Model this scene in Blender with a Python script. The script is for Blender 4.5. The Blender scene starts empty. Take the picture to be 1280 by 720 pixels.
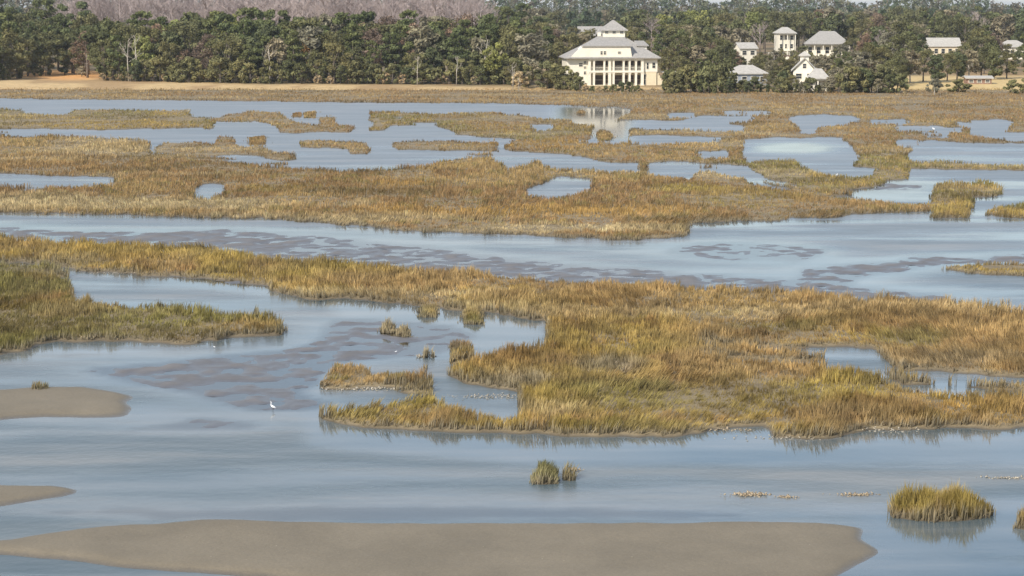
import bpy, math, random
import numpy as np
from mathutils import Vector

random.seed(7)
rng = np.random.default_rng(11)
SC = bpy.context.scene
COL = SC.collection

# ---------------------------------------------------------------- camera, sky, sun, exposure
W0, H0 = 1280.0, 720.0
F = 2800.0                      # focal length in photo pixels
HC = 20.0                       # eye height above the water
YH = 6.0                        # horizon row in the photo
PITCH = math.atan((360.0 - YH) / F)
cam_d = bpy.data.cameras.new("camera"); cam = bpy.data.objects.new("camera", cam_d); COL.objects.link(cam)
cam_d.sensor_width = 36.0; cam_d.lens = F / W0 * 36.0
cam_d.clip_start = 1.0; cam_d.clip_end = 30000.0
cam.location = (0, 0, HC); cam.rotation_euler = (math.pi / 2 - PITCH, 0, 0)
SC.camera = cam
SUN_EL = math.radians(36); SUN_DIR = Vector((-0.62, -0.78, 0)).normalized() * math.cos(SUN_EL)
SUN_DIR.z = math.sin(SUN_EL)
world = bpy.data.worlds.new("World"); SC.world = world; world.use_nodes = True
wn = world.node_tree.nodes; wl = world.node_tree.links
sky = wn.new("ShaderNodeTexSky"); sky.sky_type = 'NISHITA'; sky.sun_disc = False
sky.sun_elevation = SUN_EL; sky.sun_rotation = math.atan2(SUN_DIR.x, SUN_DIR.y)
sky.air_density = 1.0; sky.dust_density = 0.7; sky.ozone_density = 2.0; sky.altitude = 0
wtc = wn.new("ShaderNodeTexCoord"); wmp = wn.new("ShaderNodeMapping"); wmp.inputs["Scale"].default_value = (1.6, 1.6, 5.0)
wnz = wn.new("ShaderNodeTexNoise"); wnz.inputs["Scale"].default_value = 2.2; wnz.inputs["Detail"].default_value = 6; wnz.inputs["Roughness"].default_value = 0.6
wrp = wn.new("ShaderNodeValToRGB"); wrp.color_ramp.elements[0].position = 0.36; wrp.color_ramp.elements[0].color = (0.15, 0.15, 0.15, 1); wrp.color_ramp.elements[1].position = 0.68; wrp.color_ramp.elements[1].color = (0.75, 0.75, 0.75, 1)
wmx = wn.new("ShaderNodeMix"); wmx.data_type = 'RGBA'; wmx.inputs[7].default_value = (4.9, 5.0, 5.25, 1)       # thin high cloud
wl.new(wtc.outputs["Generated"], wmp.inputs[0]); wl.new(wmp.outputs[0], wnz.inputs["Vector"]); wl.new(wnz.outputs[0], wrp.inputs[0]); wl.new(wrp.outputs[0], wmx.inputs[0]); wl.new(sky.outputs[0], wmx.inputs[6])
wl.new(wmx.outputs[2], wn["Background"].inputs[0]); wn["Background"].inputs[1].default_value = 0.13
sun_d = bpy.data.lights.new("sun", 'SUN'); sun_d.energy = 3.6; sun_d.angle = math.radians(0.6); sun_d.color = (1.0, 0.93, 0.82)
sun = bpy.data.objects.new("sun", sun_d); COL.objects.link(sun)
sun.rotation_euler = (-SUN_DIR).to_track_quat('-Z', 'Y').to_euler(); sun.location = (-60, -80, 120)
vs = SC.view_settings; vs.view_transform = 'Standard'; vs.look = 'None'; vs.exposure = 0.52; vs.gamma = 1.0; vs.use_curve_mapping = False

# ---------------------------------------------------------------- helpers
CP, SP = math.cos(PITCH), math.sin(PITCH)
def ground(px, py, z=0.0):
    """photo pixel -> point on the level z (works on arrays)"""
    u = (np.asarray(px, float) - W0 / 2) / F; v = (np.asarray(py, float) - H0 / 2) / F
    dx = u; dy = CP - v * SP; dz = -SP - v * CP
    t = (z - HC) / dz
    return dx * t, dy * t
def project(x, y, z):
    zz = np.asarray(z, float) - HC
    depth = y * CP - zz * SP; up = y * SP + zz * CP
    return W0 / 2 + F * x / depth, H0 / 2 - F * up / depth

_T = rng.random((256, 256))
def vnoise(x, y):
    x = np.asarray(x, float); y = np.asarray(y, float)
    xi = np.floor(x).astype(int); yi = np.floor(y).astype(int)
    fx = x - xi; fy = y - yi; fx = fx * fx * (3 - 2 * fx); fy = fy * fy * (3 - 2 * fy)
    a = _T[xi & 255, yi & 255]; b = _T[(xi + 1) & 255, yi & 255]
    c = _T[xi & 255, (yi + 1) & 255]; d = _T[(xi + 1) & 255, (yi + 1) & 255]
    return (a * (1 - fx) + b * fx) * (1 - fy) + (c * (1 - fx) + d * fx) * fy
def fbm(x, y, o=3):
    s = 0; a = 0.5; t = 0
    for k in range(o):
        s = s + a * vnoise(x * 2 ** k + 17.3 * k, y * 2 ** k + 9.1 * k); t += a; a *= 0.5
    return s / t
def sstep(a, b, x):
    t = np.clip((x - a) / (b - a), 0, 1); return t * t * (3 - 2 * t)
def lin(c):
    c = np.asarray(c, float) / 255.0
    return np.where(c <= 0.04045, c / 12.92, ((c + 0.055) / 1.055) ** 2.4)

def raw_mesh(name, verts, quads=None, tris=None, cols=None, mat=None, smooth=False):
    me = bpy.data.meshes.new(name)
    verts = np.asarray(verts, np.float32)
    q = np.zeros((0, 4), np.int32) if quads is None else np.asarray(quads, np.int32)
    t = np.zeros((0, 3), np.int32) if tris is None else np.asarray(tris, np.int32)
    me.vertices.add(len(verts)); me.vertices.foreach_set("co", verts.ravel())
    nl = q.size + t.size
    me.loops.add(nl); me.loops.foreach_set("vertex_index", np.concatenate([q.ravel(), t.ravel()]).astype(np.int32))
    me.polygons.add(len(q) + len(t))
    ls = np.concatenate([np.arange(len(q)) * 4, len(q) * 4 + np.arange(len(t)) * 3]).astype(np.int32)
    me.polygons.foreach_set("loop_start", ls)
    if smooth: me.polygons.foreach_set("use_smooth", np.ones(len(ls), bool))
    if cols is not None:
        at = me.attributes.new("Col", 'FLOAT_COLOR', 'POINT')
        c4 = np.ones((len(verts), 4), np.float32); c4[:, :3] = cols
        at.data.foreach_set("color", c4.ravel())
    if mat: me.materials.append(mat)
    me.update(calc_edges=True); me.validate()
    return me
def link(name, data, parent=None, loc=None):
    o = bpy.data.objects.new(name, data); COL.objects.link(o)
    if parent is not None: o.parent = parent
    if loc is not None: o.location = loc
    return o
def tag(o, label=None, cat=None, group=None, kind=None):
    if label: o['label'] = label
    if cat: o['category'] = cat
    if group: o['group'] = group
    if kind: o['kind'] = kind
    return o
class MB:
    """collects boxes, prisms and tubes into one mesh"""
    def __init__(s): s.v = []; s.f = []
    def add(s, vs, fs):
        n = len(s.v); s.v += [tuple(p) for p in vs]; s.f += [tuple(i + n for i in f) for f in fs]; return s
    def box(s, x0, x1, y0, y1, z0, z1):
        return s.add([(x0, y0, z0), (x1, y0, z0), (x1, y1, z0), (x0, y1, z0), (x0, y0, z1), (x1, y0, z1), (x1, y1, z1), (x0, y1, z1)],
                     [(0, 3, 2, 1), (4, 5, 6, 7), (0, 1, 5, 4), (1, 2, 6, 5), (2, 3, 7, 6), (3, 0, 4, 7)])
    def tube(s, pts, rad, n=6, cap=True):
        base = len(s.v); P = [Vector(p) for p in pts]
        for i, p in enumerate(P):
            d = (P[min(i + 1, len(P) - 1)] - P[max(i - 1, 0)]).normalized()
            a = d.orthogonal().normalized(); b = d.cross(a)
            for k in range(n):
                w = 2 * math.pi * k / n
                s.v.append(tuple(p + (a * math.cos(w) + b * math.sin(w)) * rad[i]))
        for i in range(len(P) - 1):
            for k in range(n):
                s.f.append((base + i * n + k, base + i * n + (k + 1) % n, base + (i + 1) * n + (k + 1) % n, base + (i + 1) * n + k))
        if cap:
            s.f.append(tuple(base + k for k in reversed(range(n)))); s.f.append(tuple(base + (len(P) - 1) * n + k for k in range(n)))
        return s
    def mesh(s, name, mat, smooth=False):
        me = bpy.data.meshes.new(name); me.from_pydata(s.v, [], s.f); me.materials.append(mat)
        if smooth:
            for p in me.polygons: p.use_smooth = True
        me.update(); return me
    def build(s, name, mat, parent=None, smooth=False):
        return link(name, s.mesh(name, mat, smooth), parent)

# ---------------------------------------------------------------- materials
def new_mat(name):
    m = bpy.data.materials.new(name); m.use_nodes = True
    nt = m.node_tree; return m, nt.nodes, nt.links, nt.nodes["Principled BSDF"]
def noise_node(n, l, scale, detail=4, rough=0.55, coord='Object', vec=None):
    tc = n.new("ShaderNodeTexCoord"); t = n.new("ShaderNodeTexNoise")
    t.inputs["Scale"].default_value = scale; t.inputs["Detail"].default_value = detail; t.inputs["Roughness"].default_value = rough
    l.new(tc.outputs[coord] if vec is None else vec, t.inputs["Vector"]); return t
def ramp(n, l, fac, stops):
    r = n.new("ShaderNodeValToRGB"); e = r.color_ramp.elements
    while len(e) < len(stops): e.new(0.5)
    for i, (p, c) in enumerate(stops):
        e[i].position = p; e[i].color = (*c, 1) if len(c) == 3 else c
    l.new(fac, r.inputs[0]); return r
def varied(name, c1, c2, scale=1.0, rough=0.8, spec=0.3, bump=0.0, bscale=None):
    m, n, l, b = new_mat(name)
    t = noise_node(n, l, scale); r = ramp(n, l, t.outputs[0], [(0.32, c1), (0.68, c2)])
    l.new(r.outputs[0], b.inputs["Base Color"]); b.inputs["Roughness"].default_value = rough
    b.inputs["Specular IOR Level"].default_value = spec
    if bump:
        t2 = noise_node(n, l, bscale or scale * 6); bp = n.new("ShaderNodeBump"); bp.inputs["Strength"].default_value = bump
        l.new(t2.outputs[0], bp.inputs["Height"]); l.new(bp.outputs[0], b.inputs["Normal"])
    return m
def leafy(name, trans=0.25, vary=None):
    """colour attribute driven foliage with some light passing through"""
    m, n, l, b = new_mat(name); n.remove(b); out = n["Material Output"]
    a = n.new("ShaderNodeAttribute"); a.attribute_name = "Col"
    col = a.outputs["Color"]
    if vary:
        oi = n.new("ShaderNodeObjectInfo"); r = ramp(n, l, oi.outputs["Random"], vary)
        mx = n.new("ShaderNodeMix"); mx.data_type = 'RGBA'; mx.blend_type = 'MULTIPLY'; mx.inputs[0].default_value = 1.0
        l.new(col, mx.inputs[6]); l.new(r.outputs[0], mx.inputs[7]); col = mx.outputs[2]
    d = n.new("ShaderNodeBsdfDiffuse"); t = n.new("ShaderNodeBsdfTranslucent"); x = n.new("ShaderNodeMixShader")
    x.inputs[0].default_value = trans
    l.new(col, d.inputs[0]); l.new(col, t.inputs[0]); l.new(d.outputs[0], x.inputs[1]); l.new(t.outputs[0], x.inputs[2])
    l.new(x.outputs[0], out.inputs[0]); return m

M = {}
M['grass'] = leafy('marsh_grass', 0.3)
M['leaf'] = leafy('tree_foliage', 0.2, [(0.0, (0.82, 0.86, 0.88)), (0.25, (1.0, 1.0, 1.0)), (0.5, (1.14, 1.06, 0.98)), (0.75, (0.92, 0.96, 0.92)), (1.0, (1.22, 1.14, 1.04))])
M['bark'] = varied('bark', (0.10, 0.08, 0.065), (0.22, 0.185, 0.15), 3, 0.9)
M['palebark'] = varied('pale_bark', (0.34, 0.30, 0.25), (0.55, 0.50, 0.43), 2, 0.9)
M['twig'] = varied('bare_twigs', (0.27, 0.215, 0.20), (0.42, 0.35, 0.325), 0.25, 0.9)
M['white'] = varied('white_paint', (0.70, 0.65, 0.54), (0.78, 0.73, 0.61), 0.8, 0.6)
M['cream'] = varied('cream_stucco', (0.62, 0.53, 0.36), (0.72, 0.62, 0.44), 0.8, 0.8)
M['shingle'] = varied('grey_shingle', (0.25, 0.24, 0.225), (0.36, 0.34, 0.315), 2.5, 0.85, bump=0.3, bscale=8)
M['paleroof'] = varied('pale_roof', (0.36, 0.34, 0.305), (0.46, 0.435, 0.39), 1.5, 0.6)
M['bluegrey'] = varied('blue_grey_siding', (0.27, 0.30, 0.34), (0.34, 0.37, 0.41), 1, 0.7)
M['brownwood'] = varied('brown_wood', (0.20, 0.12, 0.085), (0.30, 0.19, 0.14), 2, 0.8)
M['glass'], _n, _l, _b = new_mat('window_glass')
_b.inputs["Base Color"].default_value = (0.03, 0.035, 0.04, 1); _b.inputs["Roughness"].default_value = 0.12
M['dark'] = varied('screen_porch_shade', (0.05, 0.04, 0.035), (0.09, 0.07, 0.06), 1, 0.8)  # dark screens, with the shade inside the porches put into the colour
M['shell'] = varied('oyster_shell', (0.24, 0.21, 0.165), (0.50, 0.45, 0.36), 4, 0.7)
M['wrack'] = varied('dry_wrack', (0.26, 0.20, 0.13), (0.44, 0.36, 0.25), 5, 0.9)
M['feather'] = varied('white_feather', (0.80, 0.80, 0.79), (0.86, 0.86, 0.85), 20, 0.7)
M['beak'] = varied('dark_bill', (0.03, 0.03, 0.03), (0.06, 0.05, 0.04), 30, 0.5)

def mud_material(name, dry1, dry2, wet, zlo, zhi, r_wet=0.25, r_dry=0.85, scale=0.35, bump=0.25):
    m, n, l, b = new_mat(name)
    geo = n.new("ShaderNodeNewGeometry"); sep = n.new("ShaderNodeSeparateXYZ"); l.new(geo.outputs["Position"], sep.inputs[0])
    nz = noise_node(n, l, 1.3, 4)
    ad = n.new("ShaderNodeMath"); ad.operation = 'MULTIPLY_ADD'; l.new(nz.outputs[0], ad.inputs[0]); ad.inputs[1].default_value = (zhi - zlo) * 0.8; l.new(sep.outputs["Z"], ad.inputs[2])
    mr = n.new("ShaderNodeMapRange"); mr.inputs[1].default_value = zlo + (zhi - zlo) * 0.4; mr.inputs[2].default_value = zhi + (zhi - zlo) * 0.4; l.new(ad.outputs[0], mr.inputs[0])
    t = noise_node(n, l, scale, 6, 0.6); r = ramp(n, l, t.outputs[0], [(0.35, dry1), (0.65, dry2)])
    mx = n.new("ShaderNodeMix"); mx.data_type = 'RGBA'; l.new(mr.outputs[0], mx.inputs[0]); mx.inputs[6].default_value = (*wet, 1); l.new(r.outputs[0], mx.inputs[7])
    t3 = noise_node(n, l, 9, 5, 0.7); mul = n.new("ShaderNodeMix"); mul.data_type = 'RGBA'; mul.blend_type = 'MULTIPLY'; mul.inputs[0].default_value = 1
    r3 = ramp(n, l, t3.outputs[0], [(0.3, (0.86, 0.86, 0.86)), (0.7, (1.1, 1.1, 1.1))])
    l.new(mx.outputs[2], mul.inputs[6]); l.new(r3.outputs[0], mul.inputs[7]); l.new(mul.outputs[2], b.inputs["Base Color"])
    rr = n.new("ShaderNodeMapRange"); rr.inputs[3].default_value = r_wet; rr.inputs[4].default_value = r_dry
    l.new(mr.outputs[0], rr.inputs[0]); l.new(rr.outputs[0], b.inputs["Roughness"])
    b.inputs["Specular IOR Level"].default_value = 0.5
    bp = n.new("ShaderNodeBump"); bp.inputs["Strength"].default_value = bump; bp.inputs["Distance"].default_value = 0.05
    t2 = noise_node(n, l, 5, 5, 0.65); l.new(t2.outputs[0], bp.inputs["Height"]); l.new(bp.outputs[0], b.inputs["Normal"])
    return m
M['mud'] = mud_material('tidal_mud', (0.118, 0.11, 0.106), (0.172, 0.16, 0.152), (0.098, 0.097, 0.102), 0.02, 0.10, 0.36, 0.65)
M['peat'] = mud_material('peat_bank', (0.15, 0.115, 0.065), (0.25, 0.195, 0.11), (0.085, 0.072, 0.052), 0.0, 0.10, 0.35, 0.9)
M['sand'] = mud_material('sand_bar', (0.158, 0.132, 0.091), (0.195, 0.163, 0.113), (0.11, 0.094, 0.07), 0.0, 0.11, 0.25, 0.85, 0.22, 0.6)

def water_material():
    m, n, l, b = new_mat('tidal_water'); n.remove(b); out = n["Material Output"]
    geo = n.new("ShaderNodeNewGeometry")
    mp = n.new("ShaderNodeMapping"); mp.inputs["Scale"].default_value = (0.03, 0.10, 1); mp.inputs["Rotation"].default_value = (0, 0, 0.12)
    l.new(geo.outputs["Position"], mp.inputs[0])
    wind = noise_node(n, l, 1.0, 5, 0.6, vec=mp.outputs[0])          # wind-ruffled bands
    wr = ramp(n, l, wind.outputs[0], [(0.38, (0, 0, 0)), (0.60, (1, 1, 1))])
    sy = n.new("ShaderNodeSeparateXYZ"); l.new(geo.outputs["Position"], sy.inputs[0])               # the open back channels are always ruffled, the near creeks sheltered
    op = n.new("ShaderNodeMapRange"); op.inputs[1].default_value = 230; op.inputs[2].default_value = 400; l.new(sy.outputs["Y"], op.inputs[0])
    wa = n.new("ShaderNodeMath"); wa.operation = 'ADD'; wa.use_clamp = True; l.new(wr.outputs[0], wa.inputs[0]); l.new(op.outputs[0], wa.inputs[1])
    ca = n.new("ShaderNodeAttribute"); ca.attribute_name = "Col"                                    # calm over the shallow flats
    inv = n.new("ShaderNodeMath"); inv.operation = 'SUBTRACT'; inv.inputs[0].default_value = 1.0; scr = n.new("ShaderNodeSeparateColor"); l.new(ca.outputs["Color"], scr.inputs[0]); l.new(scr.outputs[0], inv.inputs[1])
    wf = n.new("ShaderNodeMath"); wf.operation = 'MULTIPLY'; l.new(wa.outputs[0], wf.inputs[0]); l.new(inv.outputs[0], wf.inputs[1])
    rip = noise_node(n, l, 1.6, 3, 0.55, vec=geo.outputs["Position"])
    bp = n.new("ShaderNodeBump"); bp.inputs["Distance"].default_value = 0.06
    st = n.new("ShaderNodeMapRange"); st.inputs[3].default_value = 0.04; st.inputs[4].default_value = 0.7; l.new(wf.outputs[0], st.inputs[0])
    l.new(st.outputs[0], bp.inputs["Strength"]); l.new(rip.outputs[0], bp.inputs["Height"])
    ro = n.new("ShaderNodeMapRange"); ro.inputs[3].default_value = 0.045; ro.inputs[4].default_value = 0.44; l.new(wf.outputs[0], ro.inputs[0])
    g = n.new("ShaderNodeBsdfGlossy"); l.new(ro.outputs[0], g.inputs["Roughness"]); l.new(bp.outputs[0], g.inputs["Normal"])
    tr = n.new("ShaderNodeBsdfTransparent"); tr.inputs[0].default_value = (0.80, 0.88, 0.90, 1)
    fr = n.new("ShaderNodeFresnel"); fr.inputs[0].default_value = 1.75; l.new(bp.outputs[0], fr.inputs["Normal"])
    di = n.new("ShaderNodeBsdfDiffuse"); mp2 = n.new("ShaderNodeMapping"); mp2.inputs["Scale"].default_value = (0.05, 0.22, 1); mp2.inputs["Rotation"].default_value = (0, 0, -0.1); l.new(geo.outputs["Position"], mp2.inputs[0])
    silt = noise_node(n, l, 1.0, 5, 0.6, vec=mp2.outputs[0]); sr = ramp(n, l, silt.outputs[0], [(0.34, (0.105, 0.155, 0.175)), (0.50, (0.19, 0.235, 0.25)), (0.66, (0.31, 0.325, 0.315))])
    l.new(sr.outputs[0], di.inputs[0])                                # silt clouding the water
    tb = n.new("ShaderNodeMixShader"); sc_ = n.new('ShaderNodeSeparateColor'); l.new(ca.outputs['Color'], sc_.inputs[0]); sm = n.new('ShaderNodeMapRange'); sm.inputs[3].default_value = 0.62; sm.inputs[4].default_value = 0.0; l.new(sc_.outputs[1], sm.inputs[0]); l.new(sm.outputs[0], tb.inputs[0]);   # clear film over the flats
    l.new(tr.outputs[0], tb.inputs[1]); l.new(di.outputs[0], tb.inputs[2])
    sl_ = n.new("ShaderNodeMath"); sl_.operation = 'MULTIPLY_ADD'; l.new(wf.outputs[0], sl_.inputs[0]); sl_.inputs[1].default_value = -0.42; sl_.inputs[2].default_value = 1.0
    fe = n.new("ShaderNodeMath"); fe.operation = 'MULTIPLY'; l.new(fr.outputs[0], fe.inputs[0]); l.new(sl_.outputs[0], fe.inputs[1])      # tilted wavelets mirror less than glassy water
    x = n.new("ShaderNodeMixShader"); l.new(fe.outputs[0], x.inputs[0]); l.new(tb.outputs[0], x.inputs[1]); l.new(g.outputs[0], x.inputs[2])
    l.new(x.outputs[0], out.inputs[0]); return m
M['water'] = water_material()

# ---------------------------------------------------------------- the marsh map: outlines as seen, laid onto the ground
RX0, RX1, RY0, RY1 = -170, 1450, 100, 800
gx = np.arange(RX0, RX1) + 0.5
gy = np.arange(RY0, RY1, 0.5) + 0.25
NX, NY = len(gx), len(gy)
GX, GY = np.meshgrid(gx, gy)
WX, WY = ground(GX, GY)
amp = np.clip((GY - 90) / 260.0, 0.36, 1.0)
PXX = GX + ((fbm(WX * 0.35, WY * 0.12, 3) - 0.5) * 26 + (vnoise(WX * 1.6 + 40, WY * .7) - .5) * 6) * amp
PYY = GY + ((fbm(WX * 0.30 + 90, WY * 0.10 + 31, 3) - 0.5) * 10 + (vnoise(WX * 1.7 + 7, WY * .8 + 3) - .5) * 4) * amp
def pip(poly, wob=1.0):
    xs = [p[0] for p in poly]; ys = [p[1] for p in poly]
    c0 = max(0, int(min(xs) - RX0 - 20)); c1 = min(NX, int(max(xs) - RX0 + 20))
    r0 = max(0, int((min(ys) - RY0 - 8) * 2)); r1 = min(NY, int((max(ys) - RY0 + 8) * 2))
    X = GX[r0:r1, c0:c1] * (1 - wob) + PXX[r0:r1, c0:c1] * wob; Y = GY[r0:r1, c0:c1] * (1 - wob) + PYY[r0:r1, c0:c1] * wob
    ins = np.zeros(X.shape, bool); n = len(poly)
    for i in range(n):
        x1, y1 = poly[i]; x2, y2 = poly[(i + 1) % n]
        if y1 == y2: continue
        c = ((y1 > Y) != (y2 > Y)) & (X < (x2 - x1) * (Y - y1) / (y2 - y1) + x1)
        ins ^= c
    return (slice(r0, r1), slice(c0, c1)), ins
VID = np.zeros((NY, NX), np.int16)          # visible vegetation id
HH = np.zeros(100)                          # grass height by id
ISL = {}
def isl(i, h, poly, label=None, pal=None, wob=1.0, cat='marsh island'):
    sl, ins = pip(poly, wob); VID[sl][ins] = i
    if i not in ISL: ISL[i] = dict(label=label, pal=pal or 'mix', cat=cat)
    HH[i] = h
def pool(poly, wob=0.8):
    sl, ins = pip(poly, wob); VID[sl][ins] = 0

# far shore and the back marshes
isl(1, 0.55, [(-170, 100), (640, 100), (1450, 108), (1450, 140), (1000, 138), (860, 136), (800, 135), (766, 135), (720, 132.5), (640, 130), (560, 129), (430, 128.5), (330, 127), (150, 125), (0, 123.5), (-170, 121)],
    'tan strip of short marsh grass along the foot of the far wooded shore', 'shore', 0.5)
isl(2, 0.55, [(770, 133), (1450, 130), (1450, 182), (1280, 180), (1195, 179), (1160, 175), (1140, 184), (1135, 197), (1075, 198), (1064, 184), (1052, 172), (960, 173), (932, 175), (928, 182), (926, 190), (932, 200), (930, 207), (890, 206), (860, 203), (800, 204), (760, 204), (730, 197), (700, 193), (640, 189), (630, 188), (630, 178), (650, 172), (700, 176), (738, 177), (765, 178), (786, 174), (780, 160), (765, 150), (760, 140)],
    'broad brown and gold marsh dotted with pools below the white houses', 'brown')
isl(3, 0.55, [(462, 138), (480, 137), (510, 138), (540, 140), (600, 138), (650, 141), (680, 147), (700, 147), (740, 151), (750, 154), (738, 163), (740, 172), (735, 176), (680, 177), (640, 174), (570, 170), (560, 164), (540, 158), (515, 157), (490, 158), (487, 164), (455, 164), (468, 155), (458, 147)],
    'olive brown grass island with a tiny pool, in the channel before the mansion', 'olive')
isl(4, 0.55, [(-170, 132), (0, 134), (25, 135), (32, 140), (85, 141), (95, 135), (236, 136), (240, 143), (268, 144), (268, 161), (95, 162), (-170, 161)],
    'long gold green grass bar in the channel below the orange sand bluff', 'goldolive')
isl(5, 0.5, [(262, 146), (290, 140), (322, 137), (350, 138), (358, 146), (372, 152), (400, 154), (400, 143), (420, 143), (422, 154), (438, 155), (445, 160), (440, 166), (350, 166), (345, 158), (320, 152), (262, 152)],
    'thin curved grass bar hooking round the end of the gold green bar', 'brown')
isl(6, 0.5, [(375, 173), (388, 172), (430, 175), (455, 175), (463, 184), (460, 193), (437, 193), (435, 186), (388, 186), (375, 184)],
    'small low grass islet alone in the open blue channel', 'brown')
isl(7, 0.5, [(193, 180), (210, 175), (245, 175), (268, 178), (270, 168), (292, 168), (294, 178), (312, 182), (330, 183), (345, 188), (372, 190), (373, 200), (340, 200), (320, 196), (250, 194), (193, 192)],
    'ragged brown grass spit with broken blocks beside the open channel', 'brown')
isl(8, 0.5, [(486, 184), (495, 176), (530, 174), (560, 174), (600, 176), (622, 176), (623, 190), (600, 190), (560, 189), (500, 189)],
    'narrow grass bar with a dark cut edge across the channel middle', 'brown')
isl(9, 0.7, [(-170, 164), (0, 165), (40, 167), (100, 168), (180, 170), (188, 176), (190, 190), (250, 196), (310, 201), (360, 206), (430, 209), (500, 206), (540, 203), (552, 197), (572, 196), (600, 192), (612, 192), (618, 199), (640, 206), (660, 203), (670, 197), (676, 197), (680, 203), (700, 208), (745, 211), (780, 212), (797, 212), (800, 203), (808, 203), (812, 213), (830, 217), (860, 221), (870, 211), (885, 209), (895, 213), (925, 217), (940, 224), (965, 231), (990, 233), (1040, 242), (1060, 244), (1100, 246), (1140, 250), (1160, 251), (1160, 266), (1060, 270), (990, 275), (900, 277), (868, 280), (862, 297), (780, 301), (700, 298), (640, 296), (480, 286), (320, 274), (150, 269), (0, 267), (-170, 264)],
    'largest brown and gold marsh, between the pale mud channel and the blue back channel', 'brown')
isl(10, 0.6, [(890, 206), (930, 200), (960, 197), (990, 197), (1002, 203), (1012, 211), (1040, 217), (1070, 220), (1095, 213), (1125, 210), (1138, 213), (1135, 224), (1110, 229), (1085, 236), (1040, 241), (1000, 236), (985, 229), (962, 224), (942, 214), (936, 207)],
    'crooked golden marsh arm reaching between two small pools', 'goldolive')
isl(11, 0.6, [(1065, 208), (1070, 201), (1075, 195), (1100, 190), (1130, 192), (1135, 197), (1180, 200), (1280, 203), (1450, 205), (1450, 213), (1280, 214), (1160, 212), (1100, 211)],
    'straight narrow grass dike below the long blue pool', 'goldolive')
isl(12, 0.75, [(1158, 252), (1165, 240), (1168, 226), (1185, 224), (1205, 226), (1240, 224), (1250, 230), (1257, 243), (1240, 246), (1217, 247), (1216, 272), (1165, 271), (1160, 262)],
    'squarish golden grass block with one arm at the edge of the wide open water', 'goldolive')
isl(13, 0.7, [(1228, 260), (1260, 252), (1300, 248), (1450, 246), (1450, 276), (1265, 274), (1235, 268)],
    'golden grass islet just across a narrow gap from the squarish grass block', 'goldolive')
for p in ([(985, 146), (1000, 144), (1060, 145), (1078, 150), (1050, 154), (1025, 156), (1017, 164), (1003, 164), (996, 155)],
          [(1213, 151), (1250, 149), (1266, 153), (1258, 161), (1245, 166), (1213, 167)],
          [(745, 153), (790, 150), (855, 151), (880, 145), (935, 146), (945, 149), (890, 154), (930, 158), (928, 163), (860, 160), (790, 158), (785, 165), (786, 173), (765, 178), (740, 177), (738, 163), (750, 160)],
          [(715, 133), (790, 136), (768, 150), (745, 154), (715, 150)],
          [(663, 155), (690, 156), (692, 160), (668, 161)],
          [(787, 171), (820, 170), (900, 172), (905, 176), (820, 177), (790, 178)],
          [(1120, 158), (1200, 160), (1205, 163), (1180, 164), (1120, 161)],
          [(1120, 174), (1148, 176), (1146, 181), (1118, 180)],
          [(900, 139), (960, 139), (965, 142), (905, 142)], [(1150, 166), (1185, 166), (1188, 169), (1152, 169)], [(835, 142), (868, 141), (870, 144), (838, 145)], [(1290, 158), (1360, 157), (1350, 166), (1295, 166)],
          [(990, 176), (1030, 177), (1040, 180), (1000, 180)], [(1085, 150), (1130, 149), (1140, 152), (1090, 154)], [(870, 190), (905, 189), (912, 193), (880, 195)],
          [(-170, 216), (0, 218), (100, 221), (140, 224), (142, 229), (60, 229), (-170, 228)],
          [(243, 237), (256, 231), (285, 233), (281, 240), (262, 244), (250, 242)],
          [(655, 236), (690, 226), (697, 222), (738, 225), (740, 233), (715, 238), (700, 243), (680, 244), (658, 242)]):
    pool(p, 1.0)
brk = fbm(WX * .05 + 13, WY * .016 + 41, 4) + .25 * (vnoise(WX * .3, WY * .1) - .5)
VID[(VID == 2) & (brk > .665) & (GY > 139) & ((GX < 850) | (GX > 1105))] = 0                      # ragged shallow pans
VID[((VID == 9) | (VID == 3)) & (brk > .76) & (GY > 139) & (GY < 252)] = 0
isl(14, 0.5, [(744, 166), (748, 162), (762, 161), (766, 168), (763, 176), (748, 176)], 'round brown grass tuft in the pool below the mansion', 'brown', 0.2, 'grass tuft')
isl(15, 0.5, [(720, 138), (730, 137), (731, 143), (721, 143)], 'tiny dark grass tuft beside the white reflection of the mansion', 'brown', 0.1, 'grass tuft')
isl(16, 0.5, [(379, 138), (394, 138), (395, 148), (380, 148)], 'small dark block of grass standing in the far channel', 'brown', 0.1, 'grass tuft')
isl(17, 0.45, [(366, 139), (377, 140), (377, 147), (366, 147)], 'faint pale grass tuft beside the small dark grass block', 'shore', 0.1, 'grass tuft')
isl(18, 0.5, [(311, 169), (331, 169), (332, 181), (312, 182)], 'blocky grass tuft behind the ragged brown spit', 'brown', 0.1, 'grass tuft')
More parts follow.
